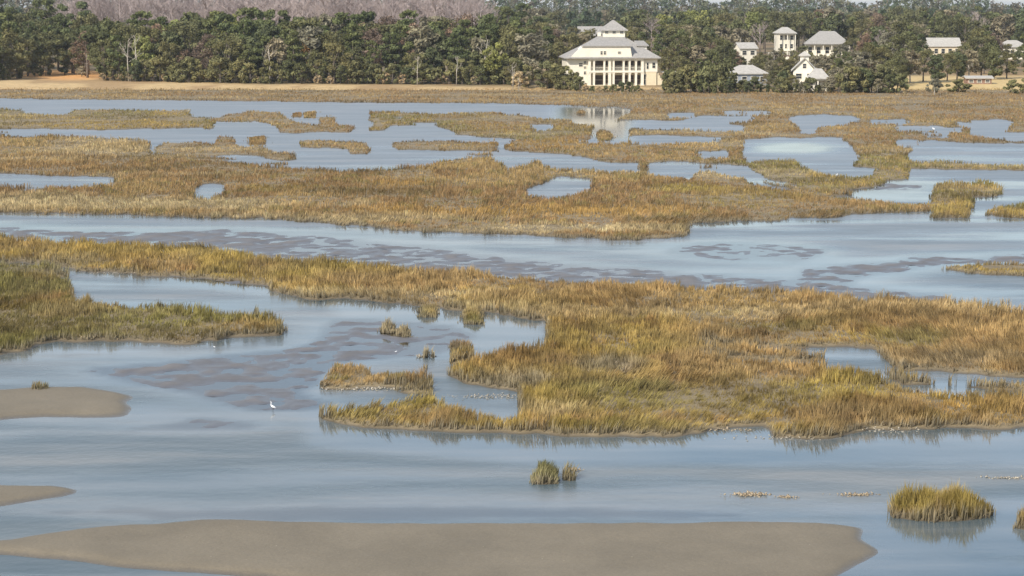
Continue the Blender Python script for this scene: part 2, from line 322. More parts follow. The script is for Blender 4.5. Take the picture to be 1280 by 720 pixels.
# front marshes
isl(20, 0.9, [(-170, 286), (0, 291), (100, 296), (180, 299), (260, 303), (330, 316), (400, 320), (480, 327), (560, 332), (620, 337), (700, 342), (800, 346), (900, 350), (960, 353), (1040, 361), (1130, 366), (1200, 372), (1280, 379), (1450, 392),
     (1450, 552), (1280, 535), (1180, 534), (1110, 536), (1070, 540), (1050, 546), (1010, 551), (965, 548), (958, 540), (950, 532), (900, 538), (850, 545), (800, 548), (700, 545), (600, 543), (520, 538), (450, 532), (400, 523), (384, 510), (390, 499), (440, 496), (490, 489), (540, 486), (560, 495), (575, 505), (600, 511), (645, 514), (650, 502), (640, 489), (582, 485), (562, 471), (558, 456), (575, 446), (610, 438), (640, 430), (680, 425), (684, 410), (678, 402), (640, 394), (600, 390), (540, 383), (480, 379), (400, 372), (350, 366), (330, 355), (280, 351), (200, 346), (130, 341), (90, 338), (50, 332), (0, 328), (-170, 322)],
    'huge golden marsh bank sweeping behind the winding creek and out to the mottled point', 'gold')
pool([(868, 424), (900, 430), (1000, 434), (1030, 435), (1085, 438), (1100, 446), (1112, 460), (1130, 465), (1200, 468), (1280, 474), (1450, 484), (1450, 494), (1280, 486), (1200, 484), (1150, 478), (1125, 472), (1095, 462), (1040, 455), (1020, 444), (960, 438), (880, 432)])
isl(21, 0.9, [(-170, 328), (0, 333), (50, 337), (88, 342), (92, 368), (180, 374), (270, 381), (330, 386), (355, 397), (368, 408), (345, 420), (280, 426), (200, 429), (120, 428), (70, 430), (40, 440), (0, 446), (-170, 452)],
    'olive brown grass tongue pointing into the bend of the winding creek', 'oliveb')
isl(22, 0.8, [(398, 478), (410, 460), (420, 445), (455, 447), (460, 458), (500, 460), (538, 464), (541, 485), (500, 487), (440, 486), (400, 484)],
    'brown grass islet fringed with oyster shells beside the yellow tipped point', 'rust')
pool([(376, 486), (440, 489), (500, 490), (502, 493), (440, 500), (376, 506)], .1)
pool([(376, 440), (396, 470), (402, 486), (402, 497), (376, 520)], .1)
isl(20, 0.9, [(384, 512), (392, 504), (416, 501), (440, 499), (490, 492), (540, 487), (600, 513), (600, 543), (520, 539), (450, 535), (404, 526)], wob=.25)
isl(23, 0.5, [(1168, 335), (1200, 327), (1240, 325), (1280, 326), (1450, 328), (1450, 352), (1280, 347), (1220, 343), (1180, 339)],
    'low golden spit tapering into the streaked mudflat', 'gold', 0.5)
isl(24, 0.75, [(560, 430), (566, 422), (588, 422), (594, 430), (592, 439), (562, 439)], 'rounded brown grass clump just off the rusty corner of the point', 'rust', 0.3, 'grass clump')
isl(25, 0.6, [(526, 440), (529, 435), (540, 436), (542, 447), (528, 448)], 'little pale grass clump with shells between the islet and the point', 'pale', 0.2, 'grass clump')
isl(26, 0.6, [(472, 406), (478, 402), (492, 403), (493, 417), (474, 417)], 'sparse grey green grass clump, the smaller of a pair on the mud', 'pale', 0.2, 'grass clump')
isl(27, 0.6, [(493, 409), (500, 405), (512, 407), (513, 423), (495, 423)], 'sparse grey green grass clump, the larger of a pair on the mud', 'pale', 0.2, 'grass clump')
isl(28, 0.6, [(522, 388), (530, 384), (546, 386), (548, 398), (524, 398)], 'squat olive grass clump close under the golden creek bank', 'olive', 0.2, 'grass clump')
isl(29, 0.6, [(576, 392), (585, 388), (602, 391), (602, 407), (578, 406)], 'upright olive grass clump rising from the creek near the dead end pool', 'olive', 0.2, 'grass clump')
isl(30, 0.5, [(36, 480), (42, 477), (60, 478), (63, 491), (38, 491)], 'yellow green grass tuft growing on a brown sandbar', 'yellow', 0.2, 'grass clump')
isl(31, 0.55, [(664, 592), (671, 578), (682, 574), (696, 584), (699, 606), (666, 607)], 'spiky dark green grass tuft alone in open water', 'green', 0.15, 'grass clump')
isl(32, 0.55, [(703, 586), (712, 583), (721, 588), (722, 602), (704, 602)], 'lesser green tuft with straw beside the spiky dark green one', 'yellow', 0.15, 'grass clump')
isl(33, 1.05, [(1106, 626), (1116, 610), (1150, 603), (1190, 604), (1225, 609), (1243, 618), (1247, 634), (1240, 648), (1200, 653), (1150, 653), (1112, 648)], 'big dome of yellow green cordgrass standing alone near the sandbar tip', 'yellow', 0.35, 'grass clump')
isl(34, 0.9, [(1269, 640), (1274, 630), (1300, 626), (1330, 634), (1335, 660), (1300, 664), (1272, 662)], 'tan grass clump cut off beside the big yellow green dome', 'yellow', 0.3, 'grass clump')

# ground footprint of the vegetation: the far edge stands behind what its own height hides
GID = np.zeros_like(VID)
rows = np.arange(NY)
for i in ISL:
    sel = VID == i
    rr = np.where(sel.any(1))[0]
    if not len(rr): continue
    for r in rr:
        up = int(round(HH[i] * 0.74 * (gy[r] - YH) / HC * 2))
        r2 = max(0, r - up)
        r3 = min(NY - 1, r + int(round(up * (0.09 if ISL[i]['cat'] == 'marsh island' else 0.05))))
        ok = sel[r] & ((VID[r2] > 0) | (gy[r2] < RY0 + 3)) & (VID[r3] > 0)
        GID[r][ok] = i
sl, ins = pip([(370, 487), (440, 489), (500, 491), (548, 492), (500, 503), (440, 512), (370, 518)], .3)      # water between the islet and the tip of the point
GID[sl][ins & (GID[sl] == 20)] = 0
def boxblur(a, rx, ry):
    for ax, k in ((1, rx), (0, ry)):
        if k < 1: continue
        pad = [(0, 0), (0, 0)]; pad[ax] = (k + 1, k)
        c = np.cumsum(np.pad(a, pad, mode='edge'), axis=ax)
        n = a.shape[ax]
        a = (np.take(c, np.arange(2 * k + 1, 2 * k + 1 + n), ax) - np.take(c, np.arange(0, n), ax)) / (2 * k + 1)
    return a
# sampling rows for the terrain meshes: fine far away, coarser close by
ri = np.concatenate([np.arange(0, 600, 2), np.arange(600, 900, 4), np.arange(900, NY, 6)])
ci = np.arange(0, NX, 4)
def patch(name, zfull, keep, mat, parent=None, smooth=True, ci=ci):
    """mesh from the sampled map grid where keep is true"""
    Z = zfull[np.ix_(ri, ci)]; K = keep[np.ix_(ri, ci)]
    cell = K[:-1, :-1] | K[1:, :-1] | K[:-1, 1:] | K[1:, 1:]
    if not cell.any(): return None
    X, Y = WX[np.ix_(ri, ci)], WY[np.ix_(ri, ci)]
    idx = np.arange(Z.size).reshape(Z.shape)
    r, c = np.where(cell)
    q = np.stack([idx[r + 1, c], idx[r + 1, c + 1], idx[r, c + 1], idx[r, c]], 1)
    used, inv = np.unique(q.ravel(), return_inverse=True)
    V = np.stack([X.ravel()[used], Y.ravel()[used], Z.ravel()[used]], 1)
    return link(name, raw_mesh(name, V, quads=inv.reshape(-1, 4), mat=mat, smooth=smooth), parent)

# ---- bed and mudflats
mudm = np.zeros((NY, NX), np.float32)
for p, s in (([(-170, 278), (0, 282), (100, 285), (200, 287), (300, 286), (380, 293), (460, 298), (540, 307), (640, 320), (760, 331), (860, 339), (960, 346), (1040, 353), (1200, 372), (1200, 400), (600, 380), (0, 330), (-170, 320)], 1.035),
             ([(985, 334), (1040, 330), (1090, 325), (1150, 319), (1280, 316), (1450, 315), (1450, 360), (1280, 330), (1170, 336), (1130, 342), (1060, 356), (1000, 357)], 1.0),
             ([(90, 464), (160, 456), (300, 440), (380, 428), (420, 398), (560, 402), (610, 420), (540, 445), (430, 455), (390, 490), (420, 505), (380, 515), (300, 514), (240, 496), (150, 478)], 1.02),
             ([(880, 300), (1000, 306), (1060, 314), (1000, 330), (900, 330), (800, 318)], 0.93),
             ([(1085, 226), (1165, 228), (1166, 240), (1090, 244), (1040, 244)], 1.03),
             ([(935, 184), (1000, 181), (1050, 186), (1060, 192), (1000, 190), (940, 189)], 0.9),
             ([(0, 640), (60, 636), (420, 630), (900, 636), (1000, 650), (300, 655)], 0.72),
             ([(100, 545), (250, 520), (350, 528), (300, 540)], 0.8)):
    sl, ins = pip(p, 1.0); a = np.zeros_like(mudm); a[sl][ins] = s; mudm = np.maximum(mudm, a)
mudm = boxblur(boxblur(mudm, 14, 8), 8, 5)
nb = (fbm(WX * 0.16, WY * 0.16, 3) - 0.5) * 1.4 + (fbm(WX * 0.85 + 5, WY * 0.85, 3) - 0.5) * 5.2
zbed = -0.32 + mudm * 0.338 + nb * (0.012 + 0.05 * sstep(0.5, 1, mudm)) + 0.05 * (fbm(WX * .05, WY * .05, 2) - .5)
sandm = np.zeros((NY, NX), np.float32)
bars = [([(-170, 693), (0, 676), (60, 668), (130, 659), (240, 651), (330, 652), (430, 655), (640, 656), (850, 655), (960, 653), (1050, 655), (1078, 660), (1070, 672), (1085, 680), (1100, 688), (1070, 705), (1045, 718), (1020, 740), (800, 752), (520, 738), (320, 722), (200, 711), (80, 698), (0, 691)], 'long_bar'),
        ([(-170, 483), (0, 487), (40, 484), (100, 484), (140, 490), (172, 497), (150, 503), (166, 510), (155, 520), (60, 521), (0, 525), (-170, 530)], 'mid_bar'),
        ([(-170, 604), (0, 607), (60, 608), (100, 613), (70, 622), (0, 631), (-170, 642)], 'low_bar')]
bed = patch('mudflat', zbed.astype(np.float32), mudm > 0.12, M['mud']); tag(bed, kind='structure')
for p, nm in bars:
    sl, ins = pip(p, 0.5); a = np.zeros((NY, NX), np.float32); a[sl][ins] = 1
    b = boxblur(boxblur(a, 11, 5), 8, 4); b2 = boxblur(b, 30, 14)
    z = -0.07 + 0.14 * b + 0.10 * b2 * b + (fbm(WX * .22, WY * .3, 4) - .5) * 0.09 * b + (fbm(WX * 1.2, WY * .9, 3) - .5) * 0.025
    o = patch('sandbar', z, b > 0.03, M['sand']); tag(o, kind='structure')
# ---- water sheet
def build_water():
    r_ = np.arange(0, NY, 8); c_ = np.arange(0, NX, 12)
    lee = np.zeros_like(mudm)                 # sheltered glassy water
    for p in ([(690, 130), (800, 133), (790, 180), (690, 165)], [(938, 182), (1000, 180), (1048, 186), (990, 190), (945, 189)], [(90, 340), (680, 395), (690, 440), (560, 450), (400, 380)], [(380, 505), (960, 530), (1290, 530), (1290, 575), (700, 585), (380, 560)], [(1090, 640), (1290, 640), (1290, 690), (1090, 690)]):
        sl, ins = pip(p, .5); lee[sl][ins] = 1
    calm = np.clip(boxblur(boxblur(mudm, 40, 14), 30, 10) * 1.7 + boxblur(boxblur(lee, 14, 8), 10, 6), 0, 1)[np.ix_(r_, c_)]
    film = sstep(.45, .95, mudm)[np.ix_(r_, c_)]; film = np.pad(film, 1, mode='edge')
    X = WX[np.ix_(r_, c_)]; Y = WY[np.ix_(r_, c_)]
    X = np.pad(X, 1, mode='edge'); Y = np.pad(Y, 1, mode='edge'); calm = np.pad(calm, 1, mode='edge')
    X[:, 0] = -900; X[:, -1] = 900; Y[0, :] = 640; Y[-1, :] = -40
    nr, nc = X.shape; idx = np.arange(nr * nc).reshape(nr, nc)
    q = np.stack([idx[1:, :-1], idx[1:, 1:], idx[:-1, 1:], idx[:-1, :-1]], -1).reshape(-1, 4)
    V = np.stack([X, Y, np.zeros_like(X)], -1).reshape(-1, 3)
    return link('water', raw_mesh('water', V, quads=q, cols=np.stack([calm.ravel(), film.ravel(), 0 * calm.ravel()], 1), mat=M['water'], smooth=True))
water = build_water(); tag(water, kind='structure')
deep = link('channel_bed', raw_mesh('channel_bed', [(-900, -40, -0.3), (900, -40, -0.3), (900, 640, -0.3), (-900, 640, -0.3)], quads=[(0, 1, 2, 3)], mat=M['mud'])); tag(deep, kind='structure')

# ---------------------------------------------------------------- marsh islands: peat bank and grass
P = {k: lin(v) for k, v in dict(gold=(157, 135, 77), yellow=(156, 140, 76), olive=(122, 115, 68), brown=(140, 112, 76), rust=(137, 110, 73),
     pale=(190, 172, 132), grey=(146, 136, 114), green=(98, 104, 60), tan=(162, 136, 92), orange=(164, 132, 76), dark=(92, 80, 54)).items()}
PAL = {'mix': ['gold', 'olive', 'brown', 'tan'], 'shore': ['tan', 'brown', 'brown', 'tan'], 'brown': ['brown', 'tan', 'brown', 'olive'], 'olive': ['olive', 'brown', 'gold', 'brown'],
       'goldolive': ['gold', 'olive', 'gold', 'tan'], 'gold': ['gold', 'tan', 'gold', 'brown'], 'oliveb': ['olive', 'brown', 'rust', 'olive'],
       'rust': ['rust', 'brown', 'tan', 'olive'], 'pale': ['pale', 'olive', 'tan', 'grey'], 'yellow': ['yellow', 'gold', 'olive', 'tan'], 'green': ['green', 'olive', 'green', 'yellow']}
# patches of differing growth on the marsh (map centre, map radii, colour, strength)
SPOT = [(660, 268, 260, 9, 'orange', .9), (150, 258, 260, 10, 'pale', .9), (420, 276, 260, 8, 'pale', .8), (700, 288, 230, 6, 'pale', .8), (60, 205, 200, 14, 'brown', .7), (100, 190, 120, 6, 'pale', .6),
        (340, 235, 60, 6, 'gold', .8), (500, 232, 40, 5, 'orange', .6), (850, 237, 60, 6, 'yellow', .8), (960, 250, 90, 14, 'yellow', .5), (760, 182, 180, 6, 'orange', .7),
        (250, 320, 330, 16, 'gold', .8), (300, 318, 200, 10, 'yellow', .5), (430, 345, 150, 14, 'yellow', .55), (40, 330, 120, 10, 'grey', .6), (480, 372, 180, 8, 'pale', .6),
        (900, 375, 320, 16, 'tan', .8), (1150, 395, 200, 14, 'tan', .7), (740, 400, 80, 22, 'rust', .5), (800, 392, 60, 14, 'brown', .6), (960, 412, 90, 9, 'olive', .7), (1150, 425, 60, 12, 'olive', .7),
        (1200, 455, 140, 12, 'grey', .6), (660, 455, 100, 22, 'rust', .8), (650, 480, 60, 9, 'grey', .7), (480, 506, 80, 9, 'yellow', .9), (600, 525, 90, 12, 'rust', .45), (450, 525, 60, 9, 'olive', .5),
        (760, 465, 60, 14, 'grey', .8), (820, 440, 120, 12, 'yellow', .45), (800, 500, 110, 20, 'olive', .7), (680, 520, 60, 10, 'pale', .45), (920, 500, 110, 28, 'olive', .6), (1050, 490, 90, 16, 'yellow', .7),
        (1000, 530, 60, 14, 'rust', .7), (1120, 515, 90, 14, 'brown', .5), (1230, 515, 90, 14, 'orange', .5), (780, 540, 100, 8, 'olive', .6), (100, 395, 150, 16, 'olive', .5), (60, 350, 60, 10, 'brown', .6), (300, 412, 80, 9, 'tan', .6)]
SPX = np.array([s[0] for s in SPOT]); 
def grass_colour(px, py, x, y, pal, n):
    a, b, c, d = [P[k] for k in PAL[pal]]
    n1 = fbm(x * 0.05, y * 0.03, 3)[:, None]; n2 = fbm(x * 0.14 + 50, y * 0.08 + 20, 3)[:, None]; n3 = fbm(x * .8 + 9, y * .5 + 77, 2)[:, None]
    col = a + (b - a) * sstep(.42, .60, n1); col = col + (c - col) * sstep(.50, .66, n2); col = col + (d - col) * sstep(.58, .74, n3) * .7
    n4 = fbm(x * .035 + 3, y * .09 + 60, 4)[:, None]; n5 = fbm(x * .06 + 33, y * .13 + 6, 3)[:, None]
    col = col + (P['pale'] - col) * sstep(.58, .72, n4) * .5; col = col + (P['dark'] * 1.15 - col) * sstep(.58, .72, n5) * .65
    for (cx, cy, rx, ry, k, s) in SPOT:
        w = (1 - ((px - cx) / rx) ** 2 - ((py - cy) / ry) ** 2)
        w = np.clip(w + (n2[:, 0] - .5) * 2.2, 0, 1) * s
        m = w > 0
        col[m] += (P[k] - col[m]) * w[m][:, None]
    g = (1 + (rng.random((n, 1)) - .5) * 0.42)
    sp = rng.random(n) < 0.10; g[sp, 0] *= 1.45
    tfn = (0.70 + 0.62 * sstep(.2, .8, vnoise(x * 1.5 + 4, y * 1.0 + 15)))[:, None] * (0.84 + .32 * fbm(x * .4 + 44, y * .25, 2))[:, None]
    return np.clip(col * g * tfn * 1.04, 0.01, 0.8)
DIST = np.hypot(WX, WY)
cell_area = np.abs(np.gradient(WX, axis=1) * np.gradient(WY, axis=0))
def density(D): return np.where(D < 120, 128.0, 128.0 * (120.0 / np.maximum(D, 1)) ** 2.3)
TOT = 0
def grass_mesh(i):
    global TOT
    info = ISL[i]
    sel = (GID == i); r, c = np.where(sel)
    if len(r) == 0: return None
    small = info['cat'] != 'marsh island'
    lam = cell_area[r, c] * density(DIST[r, c]) * (2.2 if small else 1.0)
    k = rng.poisson(lam); r = np.repeat(r, k); c = np.repeat(c, k); n = len(r)
    if small and n > 40:                          # stray stems round a clump
        q = rng.integers(0, n, n // 9); r = np.concatenate([r, np.clip(r[q] + rng.normal(0, 2.2, len(q)).astype(int), 0, NY - 1)]); c = np.concatenate([c, np.clip(c[q] + rng.normal(0, 5, len(q)).astype(int), 0, NX - 1)]); n = len(r)
    if n < 12:
        q = rng.integers(0, sel.sum(), 12); r, c = [a[q] for a in np.where(sel)]; n = 12
    px = gx[c] + rng.random(n) - .5; py = gy[r] + (rng.random(n) - .5) * .5
    x, y = ground(px, py); D = np.hypot(x, y)
    # gather blades into tufts
    ts = 0.55 + D * 0.0012
    jx = np.round(x / ts + (vnoise(x * 2, y * 2) - .5)) * ts; jy = np.round(y / ts + (vnoise(x * 2 + 9, y * 2) - .5)) * ts
    pull = 0.35 * rng.random(n); bx = x + (jx - x) * pull; by = y + (jy - y) * pull
    hn = fbm(x * .35, y * .22, 3); hv = fbm(x * 1.1 + 3, y * .8 + 8, 2)
    tf = vnoise(x * 1.7 + 31, y * 1.1 + 5); h = HH[i] * (0.50 + 0.25 * hn + 0.45 * sstep(.25, .8, 0.55 * hv + 0.45 * tf)) * (0.68 + 0.45 * rng.random(n))
    if not small: h *= np.where(fbm(x * .16 + 70, y * .10 + 12, 3) < .40, .62, 1.0)
    if small:
        mx, my = bx.mean(), by.mean(); e = np.sqrt(((bx - mx) / (bx.std() * 2.1 + .01)) ** 2 + ((by - my) / (by.std() * 2.1 + .01)) ** 2)
        h *= 1.34 * np.clip(1.14 - 0.62 * e * e, 0.38, 1.2)
    wdt = (0.020 + 0.00026 * D) * (0.7 + 0.7 * rng.random(n))
    th = rng.random(n) * math.pi; ux, uy = np.cos(th), np.sin(th)
    la = rng.random(n) * 2 * math.pi; ll = h * (0.05 + 0.32 * rng.random(n) ** 2); lx, ly = np.cos(la) * ll + 0.06 * h, np.sin(la) * ll
    wl_ = sstep(.5, .72, fbm(x * .12 + 21, y * .08 + 2, 3)) * .34; wa_ = fbm(x * .05 + 1, y * .04, 2) * 9; wl_ = wl_ * (0.25 if small else 1.0); lx += np.cos(wa_) * wl_ * h; ly += np.sin(wa_) * wl_ * h; h *= 1 - .3 * wl_      # wind-laid patches
    dead = rng.random(n) < 0.16; lx[dead] *= 2.4; ly[dead] *= 2.4; h[dead] *= .6
    col = grass_colour(px, py, bx, by, info['pal'], n)
    straw = P['pale'] * .62
    cb = col * .35 + straw * .65
    col[dead] = col[dead] * .4 + P['pale'] * .6; edge = sstep(.93, .58, EB[r, c])[:, None]; low = sstep(.30, .68, fbm(x * .5 + 11, y * .3 + 4, 2))[:, None] * .40; cm = col * (1 - low) + (straw * .9) * low
    cm = cm + (P['grey'] * .95 * (.75 + .5 * rng.random((n, 1))) - cm) * edge * .85; cb = cb + (lin((104, 96, 80)) * (.6 + .8 * rng.random((n, 1))) - cb) * edge      # silt on the tide-washed stems
    z0 = np.full(n, -0.06)
    near = D < 210
    out_v, out_q, out_t, out_c = [], [], [], []
    def blades(m, mid):
        nn = m.sum()
        if nn == 0: return
        b = np.stack([bx[m], by[m], z0[m]], 1); u = np.stack([ux[m], uy[m], 0 * ux[m]], 1) * wdt[m][:, None] * .5
        L = np.stack([lx[m], ly[m], h[m]], 1)
        off = sum(len(v) for v in out_v)
        if mid:
            p1 = b + np.stack([lx[m] * .3, ly[m] * .3, h[m] * .58], 1)
            V = np.stack([b - u, b + u, p1 - u * .8, p1 + u * .8, b + L], 1).reshape(-1, 3)
            C = np.stack([cb[m], cb[m], cm[m], cm[m], col[m]], 1).reshape(-1, 3)
            I = off + np.arange(nn)[:, None] * 5
            out_q.append(I + np.array([0, 1, 3, 2])); out_t.append(I + np.array([2, 3, 4]))
        else:
            V = np.stack([b - u, b + u, b + L + u * .35, b + L - u * .35], 1).reshape(-1, 3)
            C = np.stack([cb[m], cb[m], col[m], col[m]], 1).reshape(-1, 3)
            I = off + np.arange(nn)[:, None] * 4
            out_q.append(I + np.array([0, 1, 2, 3]))
        out_v.append(V); out_c.append(C)
    blades(near, True); blades(~near, False)
    TOT += n
    return raw_mesh('grass', np.concatenate(out_v), np.concatenate(out_q) if out_q else None, np.concatenate(out_t) if out_t else None, np.concatenate(out_c), M['grass'])
EB = boxblur(boxblur((GID > 0).astype(np.float32), 6, 6), 4, 4)
ISL_OBJ = {}
for i, info in ISL.items():
    me = grass_mesh(i)
    if me is None: print('island lost', i); continue
    r, c = np.where(GID == i)
    cx, cy = float(WX[r, c].mean()), float(WY[r, c].mean())
    e = link('marsh_island' if info['cat'] == 'marsh island' else info['cat'].replace(' ', '_'), None)
    tag(e, info['label'], info['cat'], 'grass islands of the tidal marsh' if info['cat'] == 'marsh island' else 'loose grass clumps in the shallows')
    ISL_OBJ[i] = e
    mask = (GID == i).astype(np.float32)
    if info['cat'] == 'marsh island':
        for k in range(3): mask = np.maximum(mask, np.roll(mask, 1, 0) * (VID == i))
    far = gy[int(np.median(r))] < 240
    b = boxblur(boxblur(mask, 3, 1), 2, 1) if far else boxblur(boxblur(mask, 5, 3), 4, 3)
    z = -0.21 + 0.34 * b + (fbm(WX * .8, WY * .8, 3) - .5) * 0.06 + i * 0.0011
    patch('peat_bank', z, b > 0.04, M['peat'], e, True, ci[::2] if info['cat'] == 'marsh island' else ci)
    g = link('grass', me, e); tag(g, kind='stuff')
print('blades', TOT)

# ---------------------------------------------------------------- far land
def land_z(x, y):
    d0 = 520.0
    return -0.25 + 1.25 * sstep(d0 - 12, d0 + 45, y) + 1.2 * sstep(600, 900, y) + 0.25 * (fbm(x * .03, y * .03, 2) - .5)
def build_land():
    ys_ = np.concatenate([np.arange(505, 720, 3.0), np.linspace(720, 1500, 60), np.array([2000, 3000, 5000, 9000, 16000.0])])
    xs_ = np.linspace(-1, 1, 260)
    Y = np.repeat(ys_[:, None], len(xs_), 1); X = xs_[None, :] * (260 + (Y - 505) * 0.75)
    Z = land_z(X, Y)
    px, py = project(X, Y, Z)
    sandc = lin((194, 166, 120)); straw = lin((182, 158, 114)); litter = lin((104, 92, 64)); lawn = lin((196, 172, 118)); orange = lin((214, 160, 98))
    n1 = fbm(X * .06, Y * .04, 3)[..., None]; n2 = fbm(X * .12 + 8, Y * .05 + 3, 4)[..., None]; brn = lin((150, 122, 84))
    # sand apron, lawn by the houses, leaf litter under the trees
    tl = np.interp(px, [-200, 0, 60, 130, 300, 640, 700, 830, 900, 1100, 1130, 1300, 1500], [101, 100, 90, 99, 104, 108, 108, 108, 113, 114, 96, 94, 94])
    w = sstep(-2.5, 2.5, (py - tl) + (n1[..., 0] - .5) * 6)[..., None]
    col = litter + (sandc * (1 - n1) + straw * n1 - litter) * w
    col = col + (brn - col) * sstep(.5, .62, n2) * .75
    o = np.clip(1.2 - ((px - 85) / 60) ** 2 - ((py - 94) / 7) ** 2, 0, 1)[..., None]; col = col + (orange - col) * o
    lw = (sstep(1105, 1120, px) * sstep(92, 98, py))[..., None]; col = col + (lawn - col) * lw * .8
    nr, nc = Z.shape; idx = np.arange(nr * nc).reshape(nr, nc)
    q = np.stack([idx[:-1, :-1], idx[:-1, 1:], idx[1:, 1:], idx[1:, :-1]], -1).reshape(-1, 4)
    me = raw_mesh('ground', np.stack([X, Y, Z], -1).reshape(-1, 3), quads=q, cols=col.reshape(-1, 3), smooth=True)
    m, n, l, b = new_mat('shore_ground'); a = n.new("ShaderNodeAttribute"); a.attribute_name = "Col"
    t = noise_node(n, l, 0.6, 5, .65); r = ramp(n, l, t.outputs[0], [(0.3, (0.75, 0.74, 0.72)), (0.7, (1.15, 1.13, 1.1))])
    mx = n.new("ShaderNodeMix"); mx.data_type = 'RGBA'; mx.blend_type = 'MULTIPLY'; mx.inputs[0].default_value = 1
    l.new(a.outputs["Color"], mx.inputs[6]); l.new(r.outputs[0], mx.inputs[7]); l.new(mx.outputs[2], b.inputs["Base Color"]); b.inputs["Roughness"].default_value = .95
    me.materials.append(m); return tag(link('ground', me), kind='structure')
build_land()
def spot(px, D):
    """world x, y, ground z at a column of the photo and a distance"""
    x = (px - W0 / 2) / F * D * 1.0
    return x, D, float(land_z(np.array(x), np.array(float(D))))
def base_D(py):
    """distance at which the land shows at this photo row"""
    D = 600.0
    for _ in range(6):
        D = float(ground(640, py, float(land_z(np.array(0.), np.array(D))))[1])
    return D
# ---------------------------------------------------------------- houses
KEEP = []                                    # sight lines to houses that trees must leave open: x0, x1, y0, y1, distance
def house_root(name, px, D, label, rot=0.0, cat='house', group=None):
    x, y, z = spot(px, D)
    e = link(name, None, None, (x, y, z)); e.rotation_euler = (0, 0, rot); tag(e, label, cat, group); return e
def hip(mb, x0, x1, y0, y1, z0, z1, rx0, rx1, th=0.22):
    ym = (y0 + y1) / 2
    mb.add([(x0, y0, z0), (x1, y0, z0), (x1, y1, z0), (x0, y1, z0), (rx0, ym, z1), (rx1, ym, z1), (x0, y0, z0 - th), (x1, y0, z0 - th), (x1, y1, z0 - th), (x0, y1, z0 - th)],
           [(0, 1, 5, 4), (1, 2, 5), (2, 3, 4, 5), (3, 0, 4), (6, 7, 1, 0), (7, 8, 2, 1), (8, 9, 3, 2), (9, 6, 0, 3), (9, 8, 7, 6)]); return mb
def window(parent, x, z, w, h, y, bars=True, dark='glass'):
    f = MB(); t = 0.09
    f.box(x - w / 2 - t, x + w / 2 + t, y - 0.09, y - 0.01, z - t, z); f.box(x - w / 2 - t, x + w / 2 + t, y - 0.09, y - 0.01, z + h, z + h + t)
    f.box(x - w / 2 - t, x - w / 2, y - 0.09, y - 0.01, z, z + h); f.box(x + w / 2, x + w / 2 + t, y - 0.09, y - 0.01, z, z + h)
    if bars: f.box(x - w / 2, x + w / 2, y - 0.07, y - 0.02, z + h * .5 - .03, z + h * .5 + .03)
    o = f.build('window', M['white'], parent)
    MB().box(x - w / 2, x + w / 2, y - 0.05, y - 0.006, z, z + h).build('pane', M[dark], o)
    return o

